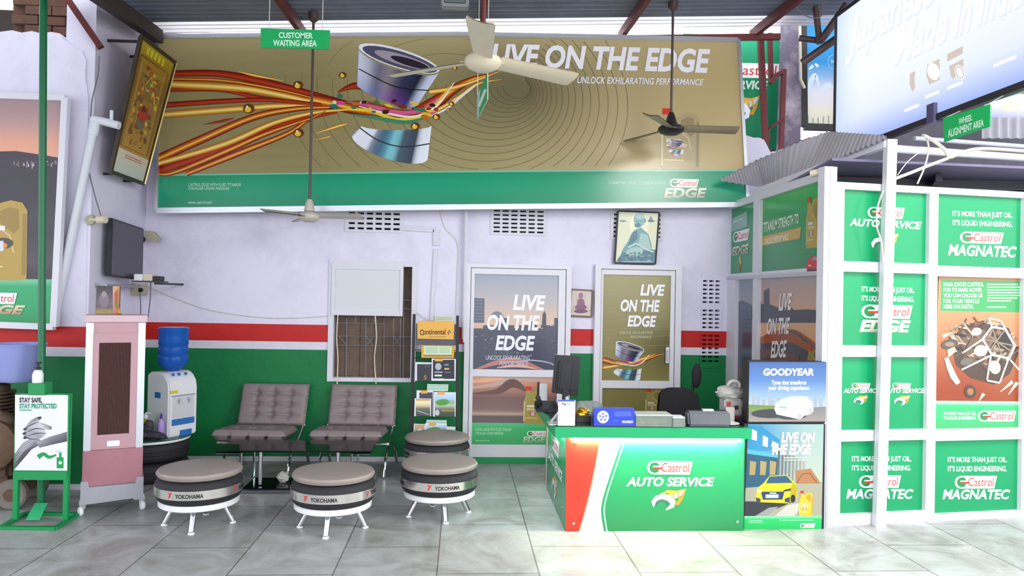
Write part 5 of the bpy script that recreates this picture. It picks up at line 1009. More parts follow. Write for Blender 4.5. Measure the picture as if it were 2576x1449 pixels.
def f3(a_):
    a_.field(((2361, 694), (2578, 700), (2577, 1010), (2352, 1008)), lambda u, v, x, y: ramp([(0, 'B8865C'), (.25, 'BC8C62'), (.5, 'B07248'), (.8, '964826'), (1, '8E3C1C')], v+.1*math.sin(u*6)*v), 10, 14, 0)
    a_.poly([(2367, 704), (2578, 708), (2578, 786), (2366, 782)], '3E9A58', 1)
    for i, s_ in enumerate(('NASA CHOSE CASTROL', 'FOR ITS MARS ROVER.', 'YOU CAN CHOOSE US', 'FOR YOUR VEHICLE', 'HERE ON EARTH.')): a_.tx(s_, 2373, 710+i*14, 2373+(101, 98, 98, 90, 76)[i], 720+i*14, 'E4EEE2', 2, 0, .02)
    a_.scribble(2483, 714, 2568, 762, 7, 'B4D8B8', 2, .45, 0, 5); a_.scribble(2482, 771, 2532, 776, 1, 'D0E8D0', 2, .7)
    r = random.Random(21)
    a_.poly([(2392, 866), (2418, 818), (2478, 806), (2538, 826), (2562, 890), (2540, 940), (2500, 968), (2440, 950), (2404, 918)], '4A382C', 2); a_.poly([(2420, 850), (2470, 826), (2500, 850), (2480, 920), (2430, 910)], '6A5240', 2)
    for i in range(80):      # tangle of trusses, tanks and cables on the vehicle
        x = r.uniform(2395, 2555); y = 860+(x-2475)*.12+r.uniform(-60, 70)*(1-abs(x-2475)/150); g = r.choice([-.55, .9, .2, -1.1]); l = r.uniform(8, 26)
        a_.line([(x-l*math.cos(g), y-l*math.sin(g)), (x+l*math.cos(g), y+l*math.sin(g))], r.uniform(2, 7), r.choice(['3A2C24', '5A463A', '7A6654', '9A8672', '2A201A', 'B8A894', '6A3A22']), 2+i % 4)
    for x, y, rx, ry, c in ((2466, 882, 17, 14, 'D8CDB8'), (2502, 924, 14, 17, 'DCD2C0'), (2456, 834, 13, 10, 'C8BCA8'), (2526, 858, 22, 20, '2A1E18'), (2440, 985, 15, 17, '4A3E34'), (2388, 866, 22, 13, '5A4A3C'), (2430, 910, 16, 9, '6A6258')): a_.ell(x, y, rx, ry, c, 7, -.2)
    a_.ell(2440, 985, 8, 9, 'A06A48', 8); a_.ell(2388, 866, 12, 6, '8A7A68', 8)
    hx = [(2471, 853), (2494, 822), (2528, 828), (2552, 870), (2538, 902), (2494, 892)]; a_.line(hx+[hx[0], hx[1]], 6, 'EDEBE8', 9)
    for p_, q_ in ((hx[0], (2420, 888)), ((2490, 895), (2418, 930)), ((2492, 892), (2482, 955)), ((2536, 902), (2514, 962)), ((2482, 957), (2514, 963)), ((2494, 822), (2486, 800)), ((2528, 828), (2516, 806)), ((2486, 800), (2514, 806)), ((2540, 905), (2562, 930))): a_.line([p_, q_], 4.5, 'D8D2C8', 9)
    for p_, q_ in ((hx[0], hx[3]), (hx[1], (2520, 895)), (hx[2], (2490, 880)), ((2480, 840), (2545, 886))): a_.line([p_, q_], 3.5, '8A7862', 8)
    a_.line([(2379, 900), (2388, 925), (2398, 948), (2410, 965)], [10, 14, 16, 12], 'EDE6DC', 9); a_.poly([(2382, 880), (2400, 872), (2404, 884), (2384, 900)], 'C8B49A', 8)
    for p_, q_ in (((2370, 846), (2396, 836)), ((2546, 960), (2516, 985)), ((2558, 962), (2536, 992)), ((2474, 990), (2462, 1008))): a_.line([p_, q_], [9, 2], 'FBE8C0', 6)
    a_.vg(((2353, 1008), (2577, 1010), (2576, 1084), (2350, 1082)), [(0, 'B8E4C4'), (.1, '3CB872'), (.6, '3AB06C'), (1, '4A9A64')], 3, 6)
    a_.tx("IT'S MORE THAN JUST OIL.", 2373, 1036, 2455, 1044, 'E4F0E6', 5, 0, .02); a_.tx("IT'S LIQUID ENGINEERING.", 2373, 1047, 2455, 1055, 'E4F0E6', 5, 0, .02); logo_r(a_, 2459, 1033, 2555, 1060, 5, 0)
for i, fn in ((0, f0), (1, f1), (2, f2), (3, f3), (4, f4), (5, f5), (6, f6)): film(i, fn, 0 if i == 3 else None)
# cabin side facing the counter
SX = 2.74; PS = planeX(SX); yz = lambda x, y: (atx(x, y, SX).y, atx(x, y, SX).z)
def srect(tl, tr, br, bl):
    q = [yz(*c) for c in (tl, tr, br, bl)]; return ((q[1][0]+q[2][0])/2, (q[0][0]+q[3][0])/2, (q[2][1]+q[3][1])/2, (q[0][1]+q[1][1])/2)
SP = [((1831, 533), (1895, 511), (1893, 684), (1829, 691)), ((1909, 503), (2076, 450), (2076, 661), (1908, 682)), ((1849, 724), (1893, 720), (1891, 940), (1848, 940)), ((1906, 702), (2079, 690), (2075, 940), (1902, 940))]
sh = [srect(*q) for q in SP]; sh[2] = sh[2][:2]+(.12, sh[2][3]); sh[3] = sh[3][:2]+(.12, sh[3][3]); sh[1] = sh[1][:2]+(sh[0][2], sh[1][3]); sh[0] = sh[0][:3]+(sh[1][3],); sh[3] = sh[3][:3]+(max(sh[3][3], sh[2][3]),); sh[2] = sh[2][:3]+(sh[3][3],)
t = thing('wall_cabin_side', 'white framed glazed side of the cabin with oil posters beside the counter', 'partition', (SX, 6.4, 0), kind='structure')
f = MB(); holed(f, 5.43, BW-.001, 0, sh[1][3]+.07, sh, lambda u, z, d: (SX+d, u, z), .055); f.build('frame', M['frame'], t, smooth=False)
MB().box(SX+.04, SX+.046, 5.45, BW-.02, .05, sh[1][3]+.03).build('glass_pane', M['greend'], t, smooth=False)
PQ = planeX(SX+.038)
def base(a_, h, stops, k=0):
    n = len(stops)
    for (t0, c0), (t1, c1) in zip(stops, stops[1:]):
        z0, z1 = h[3]-(h[3]-h[2])*t0, h[3]-(h[3]-h[2])*t1
        a_.raw([V((SX+.037, y, z)) for y, z in ((h[1], z0), (h[0], z0), (h[0], z1), (h[1], z1))], [lin(c0), lin(c0), lin(c1), lin(c1)])
a = Art(PQ, .002, .0005); base(a, sh[0], [(0, '1E9A5A'), (1, '2E9468')])
a.poly([(1838, 552), (1880, 532), (1880, 570), (1838, 584)], '8FB8A8', 1); a.scribble(1846, 556, 1870, 562, 1, 'C8E0D4', 2, .8, -.4); logo(a, (1845, 585), (1887, 574), (1884, 603), (1845, 611), 2); a.text('EDGE', (1843, 622), (1885, 612), (1884, 636), (1842, 643), ['E8DCD4', 'A89890'], 4, .1, .04); a.line([(1862, 645), (1863, 662), (1860, 684)], [4, 6, 3], 'D8B040', 2); a.line([(1862, 662), (1861, 684)], [3, 4], 'A84838', 3); a.build('window_film', t, GLOSS)
a = Art(PQ, .002, .0005); base(a, sh[1], [(0, '4AB85E'), (.25, '1EA050'), (1, '2E8A5A')])
a.text('TITANIUM STRENGTH TO', (1921, 560), (2010, 536), (2010, 561), (1921, 584), 'DCEBD4', 2, .05, .03); a.poly([(1915, 597), (2016, 571), (2013, 600), (1914, 619)], 'C8A44A', 2); a.text('UNLOCK PERFORMANCE', (1924, 601), (1985, 587), (1984, 603), (1924, 615), 'F0E4C0', 3, .05, .03)
jug(a, (2029, 498), (2064, 490), (2060, 622), (2027, 626), 3, 'B59A3E'); a.poly([(2062, 538), (2078, 535), (2078, 549), (2062, 551)], 'E4D0C0', 3); a.poly([(2062, 556), (2078, 553), (2078, 567), (2062, 570)], 'E0B030', 3); a.poly([(2062, 574), (2078, 572), (2078, 586), (2062, 588)], 'D8A030', 3)
a.build('window_film', t, GLOSS)
a = Art(PQ, .002, .0005); base(a, sh[2], [(0, '8A9AA8'), (.15, 'A8A8A8'), (.2, '55606E'), (.45, '4A5464'), (.52, '6A5A5E'), (.6, '3A3E48'), (.62, '1E8A50'), (1, '1E8A50')]); a.poly([(1850, 762), (1868, 756), (1892, 768), (1892, 800), (1850, 810)], '5E6A7C', 2); a.build('window_film', t, GLOSS)
a = Art(PQ, .002, .0005); base(a, sh[3], [(0, 'A89AA0'), (.18, 'D8A688'), (.3, 'E0A878'), (.31, '45485A'), (.55, '3E4048'), (.75, '5A4038'), (.8, '1E8A50'), (1, '1E8A50')])
a.poly([(1907, 790), (1907, 752), (1914, 745), (1916, 765), (1922, 765), (1922, 732), (1935, 724), (1936, 765), (1960, 775), (1985, 772), (2000, 780), (2030, 778), (2077, 782), (2077, 812), (1907, 812)], '45485A', 2)
ribbon(a, [(1907, 862), (1940, 850), (1990, 845), (2020, 858), (2050, 880), (2062, 905)], [10, 26, 34, 30, 26, 10], 'A0543A', 3); ribbon(a, [(1960, 848), (1992, 834), (2030, 858), (2058, 884)], [2, 6, 5, 2], '4A5660', 4); ribbon(a, [(1907, 890), (1960, 895), (2010, 905)], [20, 26, 20], '6A4034', 3)
a.text('LIVE', (1962, 739), (1994, 737), (1992, 778), (1960, 780), 'EFEAEA', 6, .15, .03); a.text('ON THE', (1932, 801), (1989, 798), (1986, 838), (1930, 840), 'EFEAEA', 6, .15, .03); a.text('EDGE', (1942, 858), (1981, 855), (1979, 897), (1940, 899), 'EFEAEA', 6, .15, .03); jug(a, (2032, 874), (2064, 876), (2064, 945), (2030, 945), 7, '9A8A3A')
a.build('window_film', t, GLOSS)
a = Art(planeX(SX), .002, .0005); a.pl = (V((SX-.001, 0, 0)), V((-1, 0, 0))); a.poly([(2029, 668), (2034, 650), (2048, 643), (2064, 644), (2074, 655), (2079, 662), (2078, 682), (2068, 690), (2056, 688), (2044, 690), (2030, 686)], 'D0303A', 0); a.poly([(2042, 654), (2048, 646), (2062, 647), (2064, 655)], '8AA0B0', 1); a.poly([(2066, 660), (2079, 664), (2078, 682), (2066, 688)], 'D8A8A4', 1); a.rect(2032, 676, 2056, 684, '5A3034', 1); a.ell(2066, 684, 4, 6, '2A2426', 2); a.rect(2034, 666, 2042, 670, 'F0B0A8', 1)
a.build('car_decal', t, GLOSS)
for z in (sh[0][2]-.04,): MB().box(SX-.012, SX-.0005, 5.45, BW-.005, z-.015, z+.012).build('rail_bead', M['alu'], t, smooth=False)
# ============================================================ LEFT WALL FITTINGS
LP = LW-.10; q = [(-110, 238), (166, 247), (137, 822), (-140, 812)]
t = thing('advertising_board', 'white framed car and oil jug poster board at the left edge behind the green pole', 'board', (aty(0, 500, LP).x, LP, aty(0, 820, LP).z))
f = MB(); P4 = [aty(x, y, LP) for x, y in q]
for i in range(4): f.beam(P4[i], P4[(i+1) % 4], .05, .05, (0, 1, 0))
f.build('board_frame', M['frame'], t, smooth=False)
MB().prism([p+V((0, .02, 0)) for p in P4], (0, .02, 0)).build('backing_panel', M['galv'], t, smooth=False)
a = Art(planeY(LP), .0, .0006)
a.vg(((-105, 242), (160, 250), (152, 400), (-112, 394)), [(0, 'A88C92'), (.4, 'C09A98'), (.75, 'E8A58C'), (1, 'EAA888')], 0, 8)
a.vg(((-112, 392), (152, 398), (142, 705), (-128, 698)), [(0, '30263A'), (.3, '241C2C'), (.55, '3A2E3A'), (.6, '2A2430'), (.86, '4A3C48'), (.88, '7A6470'), (.9, '3A3038'), (1, '2A242C')], 0, 14)
a.poly([(-112, 394), (-60, 382), (40, 380), (110, 390), (153, 398), (153, 412), (-112, 412)], '34283A', 1); rng = random.Random(6)
for i in range(34): x = rng.uniform(30, 140); a.rect(x, 404+rng.uniform(0, 22)*(1-abs(x-80)/90), x+3, 407+rng.uniform(0, 14), rng.choice(['D8C8C0', 'A89098', '8A7480']), 2)
jug(a, (-85, 492), (77, 497), (72, 706), (-92, 704), 4, 'B8963C')
a.ell(8, 612, 26, 14, '4A3A2A', 8); a.ell(6, 618, 14, 8, 'E08A30', 9); a.rect(0, 606, 10, 632, 'D8D8F0', 10); a.rect(-30, 568, 14, 580, 'EDE4E0', 9)
a.vg(((-128, 700), (143, 703), (136, 815), (-138, 808)), [(0, '7AC8A0'), (.06, '18A868'), (.7, '0EA060'), (1, '0A8A4A')], 3, 6)
logo_r(a, -66, 735, 44, 763, 11, .02); a.text('EDGE', (-66, 765), (66, 768), (61, 790), (-70, 787), ['F0D8B8', 'B08A60'], 12, .2, .05); a.build('poster', t, GLOSS)
A0 = atx(278, 432, RX+.12); B0 = atx(360, 462, RX+.12); A1 = aty(355, 92, A0.y); pl = plane3(A0, B0, A1); B1 = on(440, 158, pl); n = pl[1]
t = thing('tilted_shrine_print', 'tall gold framed devotional print tilting forward from the left wall', 'picture', tuple((A0+B0)/2))
f = MB()
for p_, r_ in ((A0, A1), (A1, B1), (B1, B0), (B0, A0)): f.beam(p_, r_, .03, .03, n)
f.build('picture_frame', mat('dark_gold_frame', '3A3020', .4, .3), t, smooth=False); MB().prism([p_-n*.012 for p_ in (A0, A1, B1, B0)], -n*.01).build('backing_board', M['dark'], t, smooth=False)
MB().beam(B1+n*.017, B0+n*.017, .012, .012).build('gilt_edge', mat('gilt', 'E0C878', .3, .6), t, smooth=False)
for p_ in (A0.lerp(B0, .2), A0.lerp(B0, .8), A1.lerp(B1, .2), A1.lerp(B1, .8)): MB().beam(p_-n*.02, (RX+.001, p_.y, p_.z), .02, .02).build('wall_bracket', M['dark'], t, smooth=False)
a = Art(pl, .002, .0006); a.frame((355, 92), (440, 158), (360, 462), (278, 432), 100, 300)
a.field(((2, 2), (98, 2), (98, 245), (2, 245)), lambda u, v, x, y: ramp([(0, 'B8A030'), (.15, '9A7A28'), (.4, '8A6A34'), (.7, 'A07A34'), (1, 'B08A3C')], v), 4, 10, 0); a.vg(((2, 243), (98, 243), (98, 298), (2, 298)), [(0, 'D8CCB0'), (.5, 'D0D0C4'), (1, 'C8CCC4')], 1, 3)
for x0, y0, x1, y1, c in ((10, 34, 90, 236, '7A5A28'), (18, 44, 82, 228, 'A8843A')): a.line([(x0, y0), (x1, y0), (x1, y1), (x0, y1), (x0, y0)], 5, c, 1)
for i in range(5): a.rect(22+i*11, 10, 29+i*11, 26, 'D8D020', 2)
a.poly([(50, 60), (78, 120), (22, 120)], '7A7038', 2); a.line([(24, 118), (50, 64), (76, 118)], 5, 'C8A840', 3)
for i in range(90): a.ell(rng.uniform(20, 80), rng.uniform(48, 226), rng.uniform(2, 6), rng.uniform(2, 7), rng.choice(['8A5A28', 'C89A30', '6A4A30', 'A8682A', 'D8B840', 'B03A20', '5A4A30', '8A7A50']), 3)
a.ell(50, 150, 14, 18, 'B02A18', 5); a.ell(50, 140, 6, 7, '3A2A20', 6); a.ell(50, 172, 12, 14, '6A6458', 4); a.scribble(30, 252, 80, 262, 2, 'B86A5A', 3, .4); a.build('print', t, GLOSS)
T4 = [aty(282, 548, 6.55), aty(362, 575, 7.06), aty(359, 705, 7.06), aty(277, 694, 6.55)]; n = plane3(*T4[:3])[1]
t = thing('wall_television', 'dark grey flat television angled out from the left wall above the cooler', 'television', tuple((T4[2]+T4[3])/2))
MB().prism(T4, -n*.05).build('screen_case', mat('dark_grey_bezel', '2C2A34', .4), t, bevel=.004)
MB().prism([p*.94+sum(T4, V())/4*.06+n*.0015 for p in T4], -n*.001).build('screen', mat('grey_screen', '4E4A58', .25, noise=.05), t, smooth=False)
c_ = sum(T4, V())/4; MB().beam(c_-n*.05, (RX+.004, c_.y, c_.z), .06, .04).build('wall_mount', M['dark'], t, smooth=False)
t = thing('bulb_holder', 'cream wall bulb holder beside the upper left corner of the television', 'bulb holder', tuple(aty(226, 556, LW-.03)))
p = aty(226, 553, LW-.02); e = aty(266, 552, LW-.05); MB().lathe([(.005, 0), (.045, 0), (.04, .02), (.02, .028)], (p.x, LW-.001, p.z), 20, (0, -1, 0)).build('base_plate', M['beige'], t)
MB().tube([p, p*.55+e*.45, p*.5+e*.5, e], [.014, .014, .034, .032], 12).build('lamp_socket', M['cream'], t)
p = aty(380, 595, 7.25); t = thing('wall_gadget', 'small beige metal bracket box sticking out right of the television', 'bracket', (p.x, BW, p.z-.07))
MB().prism([p+V(v) for v in ((-.07, 0, .06), (.02, 0, .05), (.085, 0, -.02), (.05, 0, -.05), (-.05, 0, -.03))], (0, .05, 0)).build('bracket_body', M['beige'], t, bevel=.004); MB().beam(p+V((-.02, .04, 0)), (p.x-.02, BW-.001, p.z), .03, .03).build('bracket_arm', M['dark'], t, smooth=False); MB().ball(p+V((-.085, .01, -.03)), .03, 10, 8).build('dark_knob', M['black'], t)
s0 = aty(336, 706, 6.84); s1 = aty(408, 703, 6.84); t = thing('router_shelf', 'small black shelf on the back wall under the television', 'shelf', tuple((s0+s1)/2))
MB().box(s0.x, s1.x, 6.8, 6.98, s0.z-.012, s0.z).build('shelf_board', M['black'], t, smooth=False); MB().beam((s0.x+.2, 6.82, s0.z-.022), (s0.x+.2, BW-.001, s0.z-.022), .025, .018).build('shelf_bracket', M['dark'], t, smooth=False)
for x0, x1, m, lb in ((338, 360, M['whiteg'], 'small white set top box at the left of the black wall shelf'), (361, 384, M['cream'], 'cream network box in the middle of the black wall shelf'), (386, 402, M['dark'], 'dark adapter at the right end of the black wall shelf')):
    X0, X1 = aty(x0, 690, 6.84).x, aty(x1, 690, 6.84).x; b_ = MB().box(X0, X1, 6.83, 6.95, s0.z+.0005, s0.z+(.06 if m != M['dark'] else .045)); tag(b_.build('network_box', m, bevel=.004), lb, 'network box', 'boxes on the black wall shelf')
sy0 = atx(334, 727, RX+.02).y; sz = atx(345, 728, RX+.02).z; t = thing('power_socket', 'beige wall power socket with black plug under the television', 'socket', (RX, sy0+.1, sz-.06))
MB().box(RX+.001, RX+.035, sy0, BW-.012, sz-.055, sz+.055).build('socket_plate', M['beige'], t, bevel=.003)
MB().lathe([(.02, 0), (.022, .02), (.012, .035), (.001, .036)], (RX+.036, sy0+.1, sz-.005), 14, (1, 0, 0)).build('plug', M['black'], t)
l0 = atx(242, 697, RX+.01); l1 = atx(330, 716, RX+.01); MBx = MB().box(RX+.001, RX+.1, l0.y, min(l1.y, BW-.01), l1.z-.03, l1.z)
tag(MBx.build('wall_ledge', M['galv'], smooth=False), 'grey ledge on the left wall under the television', 'ledge')
# pipe and wires
yp_ = LW-.036; t = thing('drain_pipe', 'white plastic pipe slanting down the left wall behind the poster board', 'pipe', tuple(aty(150, 700, yp_)))
MB().tube([aty(x, y, yp_) for x, y in ((237, 318), (206, 468), (160, 690), (138, 790))], .034, 14).build('pipe_run', M['pipe'], t); MB().tube([aty(x, y, yp_) for x, y in ((239, 308), (236, 325), (233, 340))], .042, 14).build('elbow', M['pipe'], t)
MB().tube([aty(x, y, yp_) for x, y in ((232, 300), (262, 306), (300, 316))], .034, 14).build('pipe_branch', M['pipe'], t); MB().tube([aty(x, y, yp_) for x, y in ((281, 278), (280, 308))], .014, 10).build('pipe_stub', M['pipe'], t)
def wire(label, pts, Y, r=.005, m='cable', cat='cable', grp=None):
    return tag(MB().tube(spline([tuple(aty(x, y, Y) if not isinstance(Y, tuple) else atx(x, y, Y[0])) for x, y in pts], 5), r, 6).build('wire', M[m]), label, cat, grp)
wire('thin dark wire dropping from the broken brick edge to the slanting pipe', [(250, 140), (246, 190), (232, 250), (228, 298)], LW-.012)
wire('thin dark wire running from the pipe down to the bulb holder', [(222, 425), (238, 490), (256, 550)], LW-.012)
wire('grey wire sagging along the white wall from the socket to the boarded window', [(375, 722), (420, 742), (520, 778), (640, 797), (740, 800), (836, 794)], BW-.012, .004, 'cablew')
wire('dark wire hanging from the black shelf to the red stripe', [(379, 710), (378, 750), (372, 800), (366, 818)], 6.97)
wire('dark plug lead hanging from the power socket behind the cooler', [(352, 735), (354, 770), (353, 800)], 7.2)
wire('thin cable running down the white wall left of the first door', [(1105, 530), (1120, 575), (1150, 612), (1149, 700), (1146, 790)], BW-.006, .004, 'cablew')
wire('thin wire from the window corner to the top of the brochure rack', [(1036, 778), (1060, 795), (1082, 810)], BW-.02, .004, 'cablew')
t = thing('cable_conduit', 'white boxed cable conduit stepping from the ventilation block down the wall', 'conduit', tuple(aty(1090, 700, BW)))
for i, (p_, r_, w_) in enumerate((((1010, 573), (1092, 578), .05), ((1097, 578), (1098, 618), .06), ((1096, 626), (1086, 806), .035))): MB().beam(aty(*p_, BW-.012), aty(*r_, BW-.012), w_ if i else .022, .022 if i else w_, (0, 1, 0) if i else (0, 0, 1)).build('conduit_length', M['white'], t, smooth=False)
# ============================================================ PICTURES ON THE BACK WALL
def framed(name, label, q, Y, fm, draw, th=.02, lean=0):
    pl = planeY(Y); t_ = thing(name, label, 'picture', tuple((on(*q[2], pl)+on(*q[3], pl))/2)); f_ = MB(); P_4 = [on(*c, pl) for c in q]
    for i_ in range(4): f_.beam(P_4[i_], P_4[(i_+1) % 4], .014, th, (0, 1, 0))
    f_.build('picture_frame', fm, t_, smooth=False); MB().prism([p+V((0, .004, 0)) for p in P_4], (0, .008, 0)).build('backing_board', M['dark'], t_, smooth=False)
    a_ = Art(pl, .001, .0005); draw(a_); a_.build('print', t_, GLOSS); return t_
def monk(a_):
    a_.poly([(1556, 531), (1656, 535), (1647, 664), (1547, 661)], 'DEDEBC', 0); T1, T2, T3 = '2E6A80', '5E98A0', '9CC0B8'
    a_.ell(1607, 566, 24, 30, 'EDEBC8', 1)
    a_.poly([(1594, 580), (1612, 572), (1632, 590), (1640, 620), (1638, 642), (1560, 650), (1566, 628), (1580, 606), (1586, 592)], T2, 2); a_.ell(1608, 553, 14, 18, '7FAEB0', 3); a_.ell(1622, 555, 3, 6, '5E949C', 3); a_.ell(1604, 567, 8, 6, '3E7A88', 4); a_.ell(1610, 543, 11, 8, 'A8C8C4', 4); a_.line([(1606, 556), (1604, 562), (1608, 563)], 1, '3A7484', 5)
    for x, y in ((1602, 556), (1611, 556)): a_.ell(x, y, 2, 1.2, '1E4A60', 5, n=8)
    a_.rect(1603, 563, 1610, 564.5, '1E4A60', 5)
    a_.poly([(1612, 585), (1630, 592), (1638, 626), (1620, 630), (1606, 612)], T3, 3); a_.poly([(1592, 584), (1602, 580), (1604, 600), (1590, 614), (1578, 622)], T1, 3)
    a_.ell(1596, 634, 22, 12, T3, 4, -.2); a_.poly([(1550, 658), (1566, 634), (1590, 640), (1612, 628), (1650, 628), (1647, 663)], T1, 3); a_.line([(1580, 622), (1600, 612), (1622, 626), (1644, 634)], 4, 'B8D4CC', 5)
    rr_ = random.Random(1)
    for i_ in range(40): a_.ell(rr_.uniform(1556, 1644), rr_.uniform(636, 660), rr_.uniform(2, 6), rr_.uniform(1, 3), rr_.choice(['3E7A8A', '245A74', '6AA0A8', '1E4E68']), 6, n=8)
    a_.ell(1567, 556, 9, 3, '7A9A98', 2); a_.ell(1638, 556, 9, 3, '3E6A70', 2); a_.poly([(1632, 555), (1637, 543), (1643, 555)], '4E7A80', 3); a_.rect(1566, 657, 1640, 660, '8AB8C0', 7)
framed('monk_portrait', 'framed blue green portrait of a seated bald monk standing above the gold poster door', [(1554.5, 531), (1658, 535), (1648.5, 664), (1546, 661)], BW-.055, M['dark'], monk)
def idol(a_):
    a_.vg(((1438, 728), (1489, 731), (1487, 796), (1433, 794)), [(0, 'C8B8AC'), (.5, 'D4C4BC'), (.85, 'C0A8A0'), (1, 'D8CCB8')], 0, 5)
    a_.ell(1461, 744, 6, 8, '9A6078', 1); a_.poly([(1454, 752), (1468, 752), (1472, 770), (1450, 770)], '8A5070', 1); a_.ell(1461, 773, 15, 7, '7A4468', 2); a_.ell(1461, 783, 17, 5, '6A3A5A', 2); a_.line([(1450, 742), (1452, 770)], 1.5, 'B89A90', 1); a_.line([(1472, 742), (1471, 770)], 1.5, 'B89A90', 1)
framed('idol_picture', 'small framed mauve picture of a seated idol between the two doors', [(1437, 728), (1490, 731), (1487.5, 797), (1432.5, 794)], BW-.02, mat('brown_wood_frame', '6A5848', .5), idol)
# ============================================================ HANGING SIGNS AND FANS
def hang(p, r=.0025, m='cablew'): return MB().tube([p, (p.x, p.y, roofz(p.x, p.y)-.02)], r, 5)
t = thing('hanging_sign', 'green customer waiting area sign hanging in front of the banner', 'sign', tuple(aty(742, 124, 5.0)))
q = [(656, 71), (830, 76), (827, 124), (655, 120)]; a = Art(planeY(5.0), .0006, .0005); a.slab(q, .006, '0E7A44'); a.poly(q, '12A258', 0); a.tx('CUSTOMER', 701, 81, 787, 95, 'C8E8D4', 1, 0, .03, .015); a.tx('WAITING AREA', 687, 100, 797, 115, 'C8E8D4', 1, 0, .03, .015); a.build('sign_panel', t)
for x in (677, 811): hang(aty(x, 73 if x < 700 else 77, 5.003)).build('hanging_cord', M['cablew'], t)
t = thing('hanging_sign', 'narrow green sign seen almost edge on below the middle ceiling fan', 'sign', tuple(aty(1213, 300, 5.2)))
Q4 = [aty(1201, 238, 5.45), aty(1226, 184, 4.9), aty(1226, 250, 4.9), aty(1200, 301, 5.45)]; pl = plane3(*Q4[:3]); a = Art(pl, .0006, .0005); q = [(1201, 238), (1226, 184), (1226, 250), (1200, 301)]; a.slab(q, .006, 'B8D8C8'); a.poly(q, '10A45A', 0); a.poly([(1201, 238), (1209, 221), (1205, 290), (1200, 301)], 'A8D4D0', 1); a.line([(1205, 268), (1222, 225)], 7, 'D8F0E0', 2); a.build('sign_panel', t)
for p in Q4[:2]: hang(p).build('hanging_cord', M['cablew'], t)
def fan(label, c, rz, R, hub, mb_, mh, mr, bell=True):
    t_ = thing('ceiling_fan', label, 'ceiling fan', tuple(c), 'ceiling fans over the waiting area'); top_ = roofz(c.x, c.y)-.02
    MB().tube([c+V((0, 0, hub*.3)), (c.x, c.y, top_)], .012, 10).build('down_rod', mr, t_)
    MB().lathe([(.004, -.055), (hub*.5, -.05), (hub*.85, -.03), (hub, -.012), (hub, .012), (hub*.96, .02), (hub*.8, .035), (hub*.3, .05), (.02, .06)], c, 32).build('motor_housing', mh, t_)
    MB().lathe([(hub*.5, .05), (.035, .13), (.02, .16), (.013, .16)] if bell else [(.05, .05), (.03, .09), (.013, .1)], c, 20).build('lower_canopy', mr if not bell else mh, t_)
    MB().lathe([(.05, top_-c.z), (.045, top_-c.z-.06), (.013, top_-c.z-.09)], c, 20).build('ceiling_canopy', mr, t_)
    for k in range(3):
        g = rz+k*2*PI/3; ca, sa = math.cos(g), math.sin(g)
        def bp_(u, v, th=0):
            r = hub*.9+(R-hub*.9)*u; w = (.055+.02*u)*(1 if u < .97 else .86); s_ = (v-.5)*2*w; z = .012-.018*(v-.5)*2-.01*(1-(2*v-1)**2)+.004*(abs((v*3) % 1-.5) < .08)
            return V((c.x+r*ca-s_*sa, c.y+r*sa+s_*ca, c.z+z+th-.006*u))
        b = MB(); b.grid(lambda u, v: bp_(u, v, .003), 16, 15); b.grid(lambda u, v: bp_(1-u, v, -.003), 16, 15); bl = b.build('blade', mb_, t_, ang=60)
        MB().beam(c+V((hub*.75*ca, hub*.75*sa, .006)), c+V((hub*1.35*ca, hub*1.35*sa, .012)), .05, .006).build('blade_bracket', mh, bl, smooth=False)
fan('cream ceiling fan in the middle, nearest the camera', aty(1215, 156, 4.2), -PI/2-.05, .63, .105, M['cream'], M['cream'], M['rust'])
fan('pale ceiling fan on a long rod in front of the left part of the banner', aty(778, 545, 6.9), -.12, .5, .1, mat('pale_fan_enamel', 'C8C0B8', .4), mat('pale_fan_enamel', 'C8C0B8', .4), mat('brown_rod', '5A4A48', .4, .3))
fan('dark ceiling fan on a long rod in front of the right part of the banner', aty(1688, 326, 6.7), -.05, .62, .12, mat('brown_blade', 'A39478', .4), mat('dark_brown_enamel', '2A2220', .35), mat('brown_rod', '5A4A48', .4, .3))
p = aty(1145, 8, 5.9); t = thing('flood_lamp', 'grey flood lamp under the roof left of the middle fan rod', 'lamp', tuple(p))
MB().box(p.x-.11, p.x+.11, p.y-.05, p.y+.05, p.z-.04, p.z+.10).build('lamp_housing', M['galv'], t, bevel=.01); MB().box(p.x-.085, p.x+.085, p.y-.056, p.y-.049, p.z-.02, p.z+.08).build('lamp_glass', mat('lamp_glass_grey', '6A7672', .1), t, bevel=.004); MB().beam((p.x, p.y+.02, p.z+.1), (p.x, p.y+.02, roofz(p.x, p.y)-.01), .03, .02).build('lamp_bracket', M['dark'], t, smooth=False)
# ============================================================ RIGHT SIDE ABOVE THE CABIN
BX = 3.35; PX = planeX(BX); z0, z1 = 3.04, 4.27; ya, yb = 3.3, 6.44
t = thing('led_billboard', 'huge glowing white led billboard at the top right', 'billboard', (BX, 5.0, z0))
MB().box(BX+.01, BX+.14, ya, yb, z0, z1).build('housing', M['black'], t, smooth=False)
f = MB(); holed(f, ya-.03, yb+.03, z0-.045, z1+.03, [(ya, yb, z0, z1)], lambda u, z, d: (BX-.012+d, u, z), .05); f.build('edge_frame', M['dark'], t, smooth=False)
class Board(Art):
    def w(s, x, y, k=0):
        if s.T: x, y = s.T(x, y)
        if isinstance(s.dir, int): return V((BX-.0008-.0006*k, x, y))
        return on(x, y, PX)+PX[1]*(.0008+.0006*k)
a = Board(PX); a.dir = 1
def led(u, v, x, y):
    c = ramp([(0, 'F2F7FE'), (.55, 'F2F7FE'), (.8, 'E4ECFE'), (1, '9CB4F6')], v); return mixc(c, 'BBD4FF', max(0, 1-u*9)*.7)
